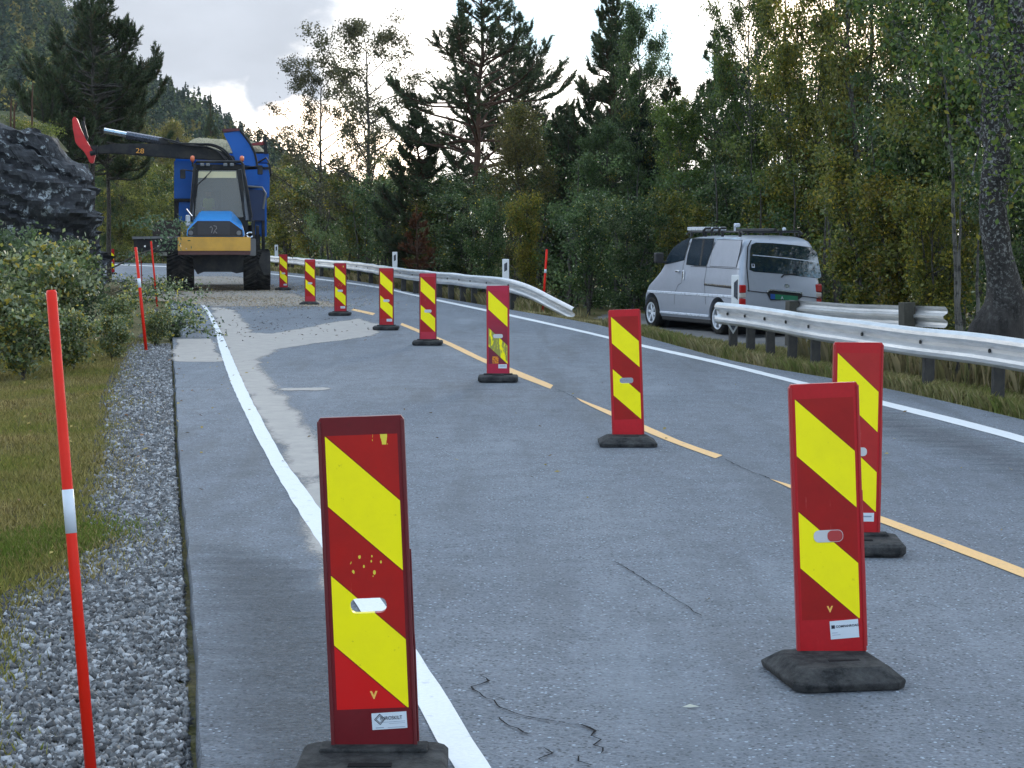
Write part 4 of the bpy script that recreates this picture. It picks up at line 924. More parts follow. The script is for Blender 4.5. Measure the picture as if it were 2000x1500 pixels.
for px in range(760, 1080, 30): pts.append((px, 78 + rg.uniform(0, 5), 330 + rg.uniform(-30,50), 1.6, BROWN if rg.random() < .3 else BLUEGREEN))
o, T = thicket('undergrowth', 'mixed green and yellow undergrowth filling the wood behind the crash barriers', pts, 240000, .095, BLUEGREEN, 0, 5)
tag(link('thicket_stems', T.mesh('stems'), m_bark), 'thin dark stems inside the wood', 'stems', kind='stuff')
pts = []
for px in range(205, 350, 22): pts.append((px, 116 + rg.uniform(0, 8), 320 + rg.uniform(-30,70), 1.8, OLIVE))
for px in range(520, 660, 22): pts.append((px, 108 + rg.uniform(0, 8), 395 + rg.uniform(-30,40), 1.8, OLIVE if rg.random() < .7 else YELLOW))
o, T = thicket('undergrowth', 'olive and yellow undergrowth on the outside of the far bend behind the machine', pts, 60000, .12, OLIVE, 0, 6)

# ------------------------------------------------------------------ hill with forest
m_hill = simple('hill_floor', (.05,.07,.03), .95, .1, scale=.05)
crest = [(-400,-330),(-150,-160),(0,-70),(95,5),(200,100),(290,185),(345,215),(400,240),(440,272),(490,312),(560,345),(620,380),(700,440),(800,470),(1100,480)]
YC = 720.0
def hill_h(px, t):     # t 0 foot .. 1 crest
    y = np.interp(px, [c[0] for c in crest], [c[1] for c in crest]); zc_ = P(px, y, YC).z
    return zc_*(t**.9)
b = B(); rows = []
for j in range(26):
    t = j/22; Yd = 330 + (YC-330)*t; row = []
    for i in range(70):
        px = -700 + i*27; tt_ = min(t, 1); h = hill_h(px, tt_) - (max(0, t-1)*60); row.append(b.bm.verts.new((P(px, 460, Yd).x, Yd, -1.2 + h + 2.5*mn.noise(Vector((px*.01, t*5, 0)))*tt_)))
    rows.append(row)
for a, c in zip(rows, rows[1:]):
    for k in range(len(a)-1): b.bm.faces.new((a[k], a[k+1], c[k+1], c[k]))
tag(b.build('hill', m_hill, smooth=True), kind='structure')
rng = np.random.RandomState(8); VV, FF, TT = [], [], []; o_ = 0
NT = 2600
pxs = rng.uniform(-80, 760, NT); ts = rng.uniform(.05, 1.0, NT)**.8; order = np.argsort(-ts)
hue = [((.075,.105,.045),5), ((.105,.135,.05),3), ((.26,.22,.06),1.6), ((.15,.16,.07),2.5), ((.045,.070,.045),4)]
for i in order:
    px, t = pxs[i], ts[i]; Yd = 330 + (YC-330)*t; z = -1.2 + hill_h(px, t); x = P(px, 460, Yd).x
    con = rng.uniform() < (.6 if px > 250 else .28); H = rng.uniform(7, 14)*(1.0 if con else .85); Rr = H*(.16 if con else .30); n = 90
    u = rng.uniform(0, 1, n); a = rng.uniform(0, 6.28, n)
    if con: rr = Rr*(1.05-u)*rng.uniform(.5, 1, n)
    else: rr = Rr*np.sin(np.pi*np.clip(u*.9+.12,0,1))**.6*rng.uniform(.6,1.05,n)
    C = np.column_stack([x + rr*np.cos(a), Yd + rr*np.sin(a), z + H*(.05+.95*u)])
    V, F = leaves_geo(rng, C, 1.15, .8, up=.6); VV.append(V); FF.append(F + o_); o_ += len(V)
    base = np.array(hue[4][0] if con and rng.uniform() < .75 else pick(rng, 1, hue, .2)[0]); TT.append(base*rng.uniform(.7, 1.35, (n,1))*rng.uniform(.8,1.2))
tag(link('hillside_forest', np_mesh('hillside_forest', np.concatenate(VV), np.concatenate(FF), np.concatenate(TT)), m_farleaf), 'distant mixed forest covering the hazy hillside at the left', 'forest', kind='stuff')

# ------------------------------------------------------------------ rock face at the left
m_rock = Mat('dark_slate', .75, .35)
def _rock():
    M = m_rock; n1 = M.noise(1.3, 7, .7, sc=(1,1,2.2)); n2 = M.noise(3.5, 6, .75, off=(5,2,1)); n3 = M.vor(2.2); g = M.node('ShaderNodeNewGeometry')
    sp = M.node('ShaderNodeSeparateXYZ'); M.l.new(g.outputs['Normal'], sp.inputs[0])
    c = M.mix(M.rng(n1, .35, .65), (.014,.016,.020), (.045,.049,.058))
    c = M.mix(M.rng(M.noise(9, 6, .8), .5, .7, 0, .5), c, (.09,.095,.10))
    l = M.math('MULTIPLY', M.rng(n2, .555, .60), M.rng(M.noise(.5, 2, off=(1,9,3)), .38, .55)); c = M.mix(l, c, (.36,.41,.44))
    M.color(c).bump(M.math('ADD', n1, M.math('MULTIPLY', n2, .4)), .9, .08)
_rock()
def rock():
    Yr = 53.5; top = [(-500,150),(-200,205),(-60,232),(0,236),(60,243),(95,252),(135,268),(152,292),(170,318),(188,345),(196,375),(203,410),(212,440),(214,470),(206,500),(200,540)]
    # plan path of the face: along the front, then turning away round the right-hand nose
    bm = bmesh.new(); nu, nv = 150, 60; grid = []
    x0 = P(-420, 460, Yr).x; x1 = P(188, 460, Yr).x
    for i in range(nu):
        u = i/(nu-1)
        if u < .7: x = x0 + (x1 - 1.3 - x0)*(u/.7); y = Yr + .5*math.sin(x*.5); nrm = Vector((0,-1,0))
        else:
            a = (u-.7)/.3*math.pi*.62; x = x1 - 1.3 + 1.3*math.sin(min(a, 1.57)); y = Yr + 1.3*(1-math.cos(a)) + max(0, a-1.2)*9; x -= (y-Yr)*.30; nrm = Vector((math.sin(a), -math.cos(a), 0))
        pxc = 1000 + F_PX*x/Yr; zt = P(pxc, np.interp(min(pxc, 95), [t[0] for t in top], [t[1] for t in top]), Yr).z
        col = []
        for j in range(nv):
            v = j/(nv-1); z = -.4 + (zt+.4)*min(v/.82, 1); back = max(0, v-.82)/.18*5.0
            # strata: tilted ledges cutting the face, overhanging steps
            s_ = z*1.15 + x*.42 + .35*mn.noise(Vector((x*.5, y*.5, z*.3))); k = math.floor(s_*1.25); fr = s_*1.25 - k
            step = (mn.noise(Vector((k*3.7, math.floor(x*.45 + k*.6)*2.1, 1)))*.55) + .34*fr + .22*mn.noise(Vector((math.floor(s_*3.1)*2.3, math.floor(x*1.3 + k)*1.7, 5)))
            n_ = .45*mn.fractal(Vector((x*.35, y*.35, z*.5)), 1, 2, 3) + .14*mn.fractal(Vector((x*1.5, y*1.5, z*2.4)), 1, 2, 4)
            slope = -.75*max(0, (v/.82)-.55)*(1 if u > .6 else .3)*(1 if v < .82 else 1)
            d = (step + n_)*(1 if v <= .85 else max(.15, 1-(v-.85)*6)) + slope
            dx = nrm*d; col.append(bm.verts.new((x + dx.x - (0 if u < .7 else back*.5*nrm.x), y + dx.y + back*.9 + max(0, back-1)*.4, z + back*.10 + (.22*mn.fractal(Vector((x*.9, y + back, 4)), 1, 2, 4) if v > .7 else 0) - (.16*max(0, back) if u > .7 else 0))))
        wt = min(1, max(0, (u-.5)/.2))
        for v_ in col: v_.co.x -= max(0, v_.co.z-3.2)*.85*wt
        grid.append(col)
    for a, c in zip(grid, grid[1:]):
        for k in range(nv-1): bm.faces.new((a[k], c[k], c[k+1], a[k+1]))
    me = bpy.data.meshes.new('rock_face'); bm.to_mesh(me); bm.free(); o = link('rock_face', me, m_rock.m, None); me.materials.append(simple('moss_turf', (.06,.07,.03), .95, .1, dirt=.8, dirtc=(.15,.15,.09), scale=3, bump=.02))
    for i_, p_ in enumerate(me.polygons): p_.material_index = 1 if (i_ % (nv-1)) >= int(nv*.85) else 0; tag(o, 'dark layered rock face with pale lichen, above the bushes at the left', 'rock')
    return x0, x1, Yr, top
rx0, rx1, rY, rtop = rock()
# heather and small bushes along the top of the rock
rng = np.random.RandomState(12); C = []; cl = []
for px in range(-60, 105, 5):
    yt = np.interp(px, [t[0] for t in rtop], [t[1] for t in rtop]) + 4; q = P(px, yt, rY + 1.3 + rng.uniform(0, 2.5)); m = 150; hh = rng.uniform(.04, .18)
    C.append(np.array(q) + rng.normal(size=(m,3))*[.15,.3,.06] + np.array([0,0,1])*rng.uniform(-.1, hh, (m,1))); cl.append(np.repeat(pick(rng, 1, OLIVE+[((.35,.26,.06),2)], .3), m, 0))
C = np.concatenate(C); V, F = leaves_geo(rng, C, .07, .04)
tag(link('rock_top_plants', np_mesh('rock_top_plants', V, F, np.concatenate(cl)), m_leaf), 'low olive heather and moss growing along the top of the rock', 'heather', kind='stuff')
for i, (px, yb, yt, lab) in enumerate(((62, 243, 160, 'thin bare reddish stem standing on the rock top, right of the twin stems'), (20, 238, 190, 'short twin brown stems on the rock top at the left edge'))):
    q = P(px, yb, rY + 1.2); r = empty('dead_stem', q, 0, lab, 'dead stem'); h = P(px, yt, rY+1.2).z - q.z
    T = Tubes(); T.add(np.array([[0,0,-.6],[0.02,0,h*.5],[.05,0,h]]), [.032,.026,.012], 7)
    if i: T.add(np.array([[.1,0,-.6],[.12,0,h*.5],[.2,0,h*.8]]), [.032,.026,.012], 7)
    link('trunk', T.mesh('trunk'), m_bark_pine, r, True)

# ------------------------------------------------------------------ willow bushes and cut branches at the left
mk('willow', broadleaf, 51, 1.6, 1.0, cb=.02, limbs=34, nleaf=5200, leaf=.105, pal=WILLOW, rise=.5, sigma=.13, stems=4, prof='top', gap=.2, trunk_r=.02, accents=([((.38,.30,.05),1)],.08))
mk('willow_g', broadleaf, 52, 1.6, 1.0, cb=.02, limbs=34, nleaf=5000, leaf=.10, pal=[((.09,.14,.05),4),((.10,.14,.08),3),((.035,.06,.03),2)], rise=.6, sigma=.14, stems=4, prof='top', gap=.2, trunk_r=.02)
bushes = [(-60,770,23.5,520,1.3),(40,742,23.2,560,1.25),(140,722,24.5,590,1.2),(215,700,26.5,600,1.1),(300,672,29.5,590,1.0),(340,662,31.5,603,.8),
          (-20,700,27,480,1.5),(80,690,28,500,1.35),(140,660,30,530,1.3),(228,650,31.5,560,1.2),
          (0,640,34,455,1.6),(110,630,36,455,1.5),(105,620,38,470,1.35),(60,600,41,452,1.7),(95,590,44,462,1.5),(150,580,47,530,1.2),(235,585,50,556,.9),(-60,600,38,440,1.7)]
blab = ['at the left edge, nearest the grass','behind the near orange pole top','just right of the near orange pole','above the narrow end of the grass','reaching to the paved edge by the banded pole','whose twigs spill onto the tarmac',
 'yellow-flecked, at the left edge','in the middle of the thicket','left of the banded pole top','left of the banded pole middle','low, under the left end of the rock','under the middle of the rock','at the foot of the rock nose','dark, pressed against the rock base','near the rock base, right of the dark one','between rock and lone marker board','small, below the black bar of the machine','at the left edge under the rock']
for i, (px, pb, Yd, yt, sx) in enumerate(bushes):
    key = 'willow' if i in (0,1,2,3,4,6,7,9,11,12,15,16) else 'willow_g'
    tree(key, 'willow_bush', px, Yd, 'pale-leaved bush ' + blab[i], 'bush', ytop=yt + 16, H=1.75, rz=i*1.9, sx=1.0)
    bpy.context.scene.collection.objects[-1]
def scatter_branch(px, py, L, az, lab, n=260, lift=.12, pal=WILLOW, group='cut leafy branches lying by the road'):
    g = G(px, py); r = empty('cut_branch', (g.x, g.y, 0), az, lab, 'branch', group); rng = np.random.RandomState(int(px*7+py)); T = Tubes(); s = np.linspace(0,1,8)
    wb = np.cumsum(rng.normal(size=(8,2)),0)*.03; pth = np.column_stack([s*L, wb[:,0], .03 + lift*np.sin(s*2.6)+wb[:,1]*.3]); T.add(pth, .016*(1-s)+.004, 6); tips = []
    for k in range(9):
        q = pth[rng.randint(2,8)]; d = rng.normal(size=3)*[.6,.8,.4]; d[0] += .6; d[2] = abs(d[2])*.6; e = q + d*.28*L; e[2] = max(.02, e[2]); T.add(np.array([q, (q+e)/2, e]), [.007,.005,.003], 4); tips += [e, (q+e)/2]
    tips = np.array(tips); k = rng.randint(0, len(tips), n); C = tips[k] + rng.normal(size=(n,3))*.10; C[:,2] = np.clip(C[:,2], .012, None); V, F = leaves_geo(rng, C, .065, .042)
    link('stem', T.mesh('stem'), m_bark, r); link('leaves', np_mesh('leaves', V, F, pick(rng, n, pal)), m_leaf, r)
scatter_branch(292, 660, .80, .05, 'leafy cut branch lying across the paved edge, its twigs reaching the shoulder', 420, .22)
scatter_branch(280, 648, .8, .2, 'leafy cut branch just behind the one on the paved edge', 460, .35)
scatter_branch(170, 632, 1.8, .2, 'long cut branch in the bushes left of the banded pole', 700, .5)
scatter_branch(225, 574, 1.4, .15, 'leafy branch lying left of the machine, beside the thin red pole', 420, .25)
scatter_branch(150, 560, 1.6, .3, 'leafy branch on the ground below the lone marker board', 420, .2)
scatter_branch(235, 596, 1.5, .1, 'cut branch between the two orange poles', 380, .35)
# the long bent twig in front of the black bar
tw = Tubes(); pts_ = [P(170,528,50), P(215,525,50), P(262,500,50.2), P(300,487,50.5), P(335,468,51), P(352,450,51.5)]
tw.add(np.array([tuple(q) for q in resample(pts_, .2)]), .022, 6); p0 = pts_[0]
rng = np.random.RandomState(77); n = 420; k = rng.uniform(.35, 1, n); cc = np.array([tuple(q) for q in [P(262,500,50.2), P(330,465,50.6), P(345,440,51), P(290,440,51), P(270,432,51), P(320,448,51), P(300,430,51), P(330,480,51)]])
C = cc[rng.randint(0, len(cc), n)] + rng.normal(size=(n,3))*[.22,.1,.10]; V, F = leaves_geo(rng, C, .11, .06)
r = empty('cut_branch', (p0.x, p0.y, 0), 0, 'big leafy limb sticking up in front of the black bar beside the machine', 'branch', 'cut leafy branches lying by the road')
o = link('stem', tw.mesh('stem'), m_bark, r); o.location = (-p0.x, -p0.y, 0); o = link('leaves', np_mesh('leaves', V, F, pick(rng, n, [((.10,.17,.09),3),((.16,.24,.14),2)])), m_leaf, r); o.location = (-p0.x, -p0.y, 0)

# ------------------------------------------------------------------ grass, gravel, litter
def blades(name, label, Q, h, wd, pal, seed, lean=.5, zfun=None):
    rng = np.random.RandomState(seed); n = len(Q); z = ground_z(Q) if zfun is None else zfun; hh = h*rng.uniform(.4, 1.3, n)
    a = rng.uniform(0, 6.28, n); d = np.column_stack([np.cos(a), np.sin(a)])*(hh*lean*rng.uniform(.3, 1.2, n))[:,None]; w = np.column_stack([-np.sin(a), np.cos(a)])*(wd*rng.uniform(.6,1.3,n))[:,None]/2
    b0 = np.column_stack([Q, z-.01]); W3 = np.column_stack([w, np.zeros(n)]); mid = b0 + np.column_stack([d*.35, hh*.6]); tip = b0 + np.column_stack([d, hh*.95])
    V = np.stack([b0-W3, b0+W3, mid+W3*.8, tip, mid-W3*.8], 1).reshape(-1,3); F = np.arange(n*5).reshape(n,5)
    f = (fbm(Q[:,0], Q[:,1], .9, 3)*.9 + .5)[:,None]
    t = np.clip(f, 0, 1)*pick(rng, n, pal[0], .3) + (1-np.clip(f, 0, 1))*pick(rng, n, pal[1], .3)
    return tag(link(name, np_mesh(name, V, F, t), m_grass), label, 'grass', kind='stuff')
rng = np.random.RandomState(21)
def grass_edge(y):   # right-hand limit of the turf at the left, ragged
    pts = [(-6,-1.35),(5,-1.5),(5.7,-1.62),(7,-2.0),(9,-2.15),(10.5,-2.05),(12,-2.45),(14.5,-2.9),(17,-3.4),(20,-4.0),(24,-4.7),(28,-5.4),(34,-6.2),(45,-8)]
    return np.interp(y, [p[0] for p in pts], [p[1] for p in pts])
def leftedge(y): o = np.argsort(LA[:,1]); return np.interp(y, LA[o,1], LA[o,0])
def redge(y): o = np.argsort(RA[:,1]); return np.interp(y, RA[o,1], RA[o,0])
n = 150000; y = 5 + 27*rng.uniform(0,1,n)**1.35; x = grass_edge(y) - rng.uniform(0, 1, n)**.9*np.maximum(1.2, (.27*y+1.0) + grass_edge(y)) + rng.normal(size=n)*.10
wob = .22*np.array([mn.fractal(Vector((0, b_*.9, 7)), 1, 2, 4) for b_ in y]); x += wob
blades('grass', 'short olive and brown grass on the left verge', np.column_stack([x, y]), .055, .006, ([((.27,.275,.07),3),((.34,.31,.09),2),((.19,.22,.05),2)], [((.44,.36,.15),3),((.19,.15,.055),2),((.38,.32,.17),1)]), 5)
n = 9000; cxy = np.array([[-2.55, 10.6],[-2.75,10.5],[-2.35, 10.8],[-2.95,9.9],[-3.1,10.2]]); k = rng.randint(0,5,n); q = cxy[k] + rng.normal(size=(n,2))*[.14,.28]
blades('grass', 'bright green tuft of longer grass beside the near orange pole', q, .055, .006, ([((.16,.25,.035),3)], [((.22,.27,.06),2)]), 6)
# right verge: tall dry grass behind the near barrier, short under it
n = 90000; y = rng.uniform(12, 36, n); xe = redge(y); x = xe + .12 + rng.uniform(0,1,n)**1.2*2.6
m_ = ~((y > 30.5) & (x > xe + .5)); DRY = [((.42,.35,.18),3),((.55,.47,.28),2),((.26,.27,.10),2)]
blades('grass', 'pale dry grass under and behind the near crash barrier', np.column_stack([x, y])[m_], .17, .012, (DRY, [((.22,.26,.07),3),((.30,.28,.11),2)]), 7)
n = 13000; y = rng.uniform(14.5, 27, n); xe = redge(y); x = xe + 1.2 + rng.uniform(0,1,n)*2.2
blades('grass', 'tall straw-coloured grass behind the near crash barrier', np.column_stack([x, y]), .5, .012, (DRY, DRY), 8, lean=.3)
n = 90000; t = rng.uniform(0, 1, n); ia = (FP[0], FP[-1]); fx = np.array([p.x for p in FP]); fy = np.array([p.y for p in FP]); kk = np.interp(t, np.linspace(0,1,len(fx)), np.arange(len(fx)))
x = np.interp(kk, np.arange(len(fx)), fx) + rng.normal(size=n)*.5 + .2; y = np.interp(kk, np.arange(len(fy)), fy) + rng.normal(size=n)*.8 + .3
dd_ = seg_dist(np.column_stack([x,y]), RA[::2]); m_ = dd_ > .15
blades('grass', 'dry grass under the far crash barrier round the bend', np.column_stack([x,y])[m_], .26, .03, (DRY, [((.15,.15,.05),3),((.22,.17,.07),2)]), 9)
n = 40000; y = rng.uniform(30, 46, n); xe = redge(y); x = xe + .15 + rng.uniform(0,1,n)**1.5*1.7; m_ = (x < 3.1) & ~((y>33)&(y<44)&(x>1.9))
blades('grass', 'trampled brownish grass between the tarmac and the lay-by', np.column_stack([x,y])[m_], .06, .015, (DRY, [((.14,.12,.05),3)]), 10)
# lay-by surface under the van
lay = [P(1135,612,43),P(1250,640,36.5),P(1330,665,32.0),P(1420,690,29.5),P(1500,660,30.5),P(1700,640,31.5),P(1900,620,34),P(1750,590,44),P(1400,590,49),P(1180,590,50)]
bmm = bmesh.new(); pl = [(p.x, p.y) for p in lay]; xs = np.linspace(0.5, 9, 50); ys = np.linspace(29, 50, 70); vs = {}
cl_ = np.array(pl + pl[:1]); AX, AY = np.meshgrid(xs, ys); QQ = np.column_stack([AX.ravel(), AY.ravel()]); ins = np.zeros(len(QQ), bool); j = len(pl)-1
for i in range(len(pl)):
    xi, yi = pl[i]; xj, yj = pl[j]; c = ((yi > QQ[:,1]) != (yj > QQ[:,1])) & (QQ[:,0] < (xj-xi)*(QQ[:,1]-yi)/(yj-yi+1e-12)+xi); ins ^= c; j = i
ZZ = ground_z(QQ, True) + .035; ids = np.arange(len(QQ)).reshape(70,50); Fl = np.stack([ids[:-1,:-1].ravel(), ids[:-1,1:].ravel(), ids[1:,1:].ravel(), ids[1:,:-1].ravel()],1); keep = ins[Fl].all(1)
m_lay = Mat('layby_tarmac', .85, .3); _l = m_lay.noise(1.2, 6, .7); _l2 = m_lay.noise(40, 3); m_lay.color(m_lay.mix(m_lay.rng(_l, .35, .7), (.11,.115,.125), (.19,.18,.165))).bump(_l2, .6, .01)
bmm.free(); tag(link('layby', np_mesh('layby', np.column_stack([QQ, ZZ]), Fl[keep]), m_lay.m, smooth=True), kind='structure')
# crushed stone shoulder
def stones(n, y0, y1, seed, size, pw):
    rng = np.random.RandomState(seed); y = y0 + (y1-y0)*rng.uniform(0,1,n)**pw; a = grass_edge(y) - .12; b_ = leftedge(y) - .05; x = a + (b_-a)*rng.uniform(0,1,n)**.9 + rng.normal(size=n)*.04; x = np.minimum(x, b_)
    base = np.array([[1,0,0],[-1,0,0],[0,1,0],[0,-1,0],[0,0,1],[0,0,-1]])*1.0; ff = np.array([[0,2,4],[2,1,4],[1,3,4],[3,0,4],[2,0,5],[1,2,5],[3,1,5],[0,3,5]])
    s = size*rng.uniform(.45, 1.25, (n,1,1))*rng.uniform(.55,1.15,(n,1,3)); V = base[None]*rng.uniform(.6,1.25,(n,6,1))*s
    ang = rng.uniform(0,6.28,(n,3)); ca, sa = np.cos(ang), np.sin(ang)
    for ax, (i, j) in enumerate(((0,1),(1,2),(0,2))): vi = V[:,:,i]*ca[:,ax,None] - V[:,:,j]*sa[:,ax,None]; vj = V[:,:,i]*sa[:,ax,None] + V[:,:,j]*ca[:,ax,None]; V[:,:,i], V[:,:,j] = vi, vj
    z = ground_z(np.column_stack([x,y]), False); V += np.column_stack([x,y,z+size*.25+rng.uniform(-.004,.012,n)])[:,None]
    F = (ff[None] + (np.arange(n)*6)[:,None,None]).reshape(-1,3); g = rng.choice([.05,.11,.22,.42], n, p=[.30,.30,.26,.14])*rng.uniform(.8,1.25,n); t = np.column_stack([g*.95, g, g*1.06])
    return V.reshape(-1,3), F, np.repeat(t, 8, 0)
A1 = stones(40000, 4.4, 14, 1, .0215, 1.25); A2 = stones(30000, 12, 30, 2, .026, 1.1)
V = np.concatenate([A1[0], A2[0]]); F = np.concatenate([A1[1], A2[1] + len(A1[0])]); tag(link('gravel', np_mesh('gravel', V, F, np.concatenate([A1[2], A2[2]])), m_stone.m), 'loose grey crushed stone along the left edge of the tarmac', 'gravel', kind='stuff')
# gravel bed under the stones
yy = np.linspace(-6, 45, 220); bb = B(); ge = grass_edge(yy) - .25; le = leftedge(yy)
zz_ = ground_z(np.column_stack([(ge+le)/2, yy]), False)
bb.strip([(a, y_, z_ + .012) for a, y_, z_ in zip(ge, yy, zz_)], [(a + .02, y_, -.095) for a, y_, z_ in zip(le, yy, zz_)]); tag(bb.build('gravel_bed', m_gravel.m), kind='structure')
# chips, bits of bark and fallen leaves on the tarmac
def litter(name, label, cat, pts, n, size, pal, seed, z=.006):
    rng = np.random.RandomState(seed); C = []
    for (px, py, rx, ry, w) in pts:
        m = int(n*w); g = G(px, py); C.append(np.column_stack([g.x + rng.normal(size=m)*rx, g.y + rng.normal(size=m)*ry, np.full(m, z)]))
    C = np.concatenate(C); m = len(C); a = rng.uniform(0,6.28,m); L = size*rng.uniform(.4,1.5,m)[:,None]; d = np.column_stack([np.cos(a), np.sin(a), rng.uniform(0,.35,m)]); w = np.column_stack([-np.sin(a), np.cos(a), rng.uniform(-.2,.2,m)])*.45
    V = np.stack([C-d*L/2+[0,0,.004], C+w*L/2+[0,0,.012], C+d*L/2+[0,0,.006], C-w*L/2+[0,0,.004]],1).reshape(-1,3)
    tag(link(name, np_mesh(name, V, np.arange(m*4).reshape(m,4), pick(rng, m, pal, .3)), m_grass), label, cat, kind='stuff')
litter('wood_chips', 'pale wood chips and sawdust scattered on the road before the machine', 'wood chips', [(420,585,1.6,1.6,.25),(300,565,1.2,2.5,.3),(500,565,1.5,3,.25),(560,596,1.0,1.6,.1),(420,545,2,6,.1)], 14000, .045, [((.34,.26,.15),3),((.48,.38,.24),2),((.16,.10,.05),2),((.10,.13,.05),1)], 31)
litter('bark_bits', 'dark bits of bark and twigs strewn over the pale stain', 'bark', [(560,650,1.0,1.8,.3),(480,640,.5,2,.25),(640,625,.8,2,.15),(420,630,.8,3,.2),(700,560,2.5,8,.1)], 260, .05, [((.05,.035,.025),3),((.12,.08,.04),1)], 32)
litter('fallen_leaves', 'few small fallen leaves on the tarmac', 'leaves', [(900,900,2,5,.4),(500,900,1.2,4,.2),(1500,800,2,5,.4)], 70, .035, [((.35,.27,.08),2),((.14,.09,.04),3),((.5,.5,.4),.5)], 33)
g = G(1348,1384); r = tag(link('fallen_leaf', np_mesh('fallen_leaf', [(-.028,0,.006),(.0,.014,.013),(.032,.003,.007),(.002,-.013,.008)], [[0,1,2,3]], [(.62,.64,.55)]), m_grass), 'single pale fallen leaf lying on the tarmac between the two nearest boards', 'leaf'); r.location = g
litter('fallen_leaves', 'yellow and brown leaves lying in the verge grass', 'leaves', [(60,850,.8,3,.5),(200,760,.8,3,.5)], 240, .04, [((.40,.30,.08),3),((.35,.18,.08),1)], 34, z=0)

# ------------------------------------------------------------------ parked van
def car_paint(name, c, rough=.3, metal=.4):
    M = Mat(name, rough, .5, metal); n = M.noise(2.5, 5, .7); f = M.noise(30, 3)
    M.color(M.mix(M.rng(n, .45, .75, 0, .35), c, tuple(x*.7 for x in c))); M.put(M.b.inputs['Roughness'], M.rng(n, .3, .7, rough-.06, rough+.12)); M.put(M.b.inputs['Coat Weight'], .5); M.put(M.b.inputs['Coat Roughness'], .08); return M.m
m_van = car_paint('van_paint_silver', (.40,.43,.50), .33, .25)
m_vglass = simple('window_glass_dark', (.010,.026,.042), .03, 1.0, dirt=.05); m_vglass.node_tree.nodes['Principled BSDF'].inputs['IOR'].default_value = 2.1; m_seal = simple('rubber_seal', (.012,.012,.013), .6)
m_tyre = simple('tyre_rubber', (.014,.014,.015), .85, .15, dirt=.6, dirtc=(.07,.065,.055)); m_alloy = simple('alloy_wheel', (.70,.73,.78), .3, .6, .15, dirt=.1)
m_black = simple('black_plastic', (.02,.02,.022), .55); m_chrome = simple('chrome_trim', (.78,.80,.84), .15, .5, .9, dirt=.05); m_trim = simple('trim_light', (.66,.70,.78), .3, .5, .2, dirt=.1)
m_tail = simple('tail_light_red', (.42,.02,.02), .15, dirt=.1); m_tailw = simple('tail_light_clear', (.5,.45,.42), .15)
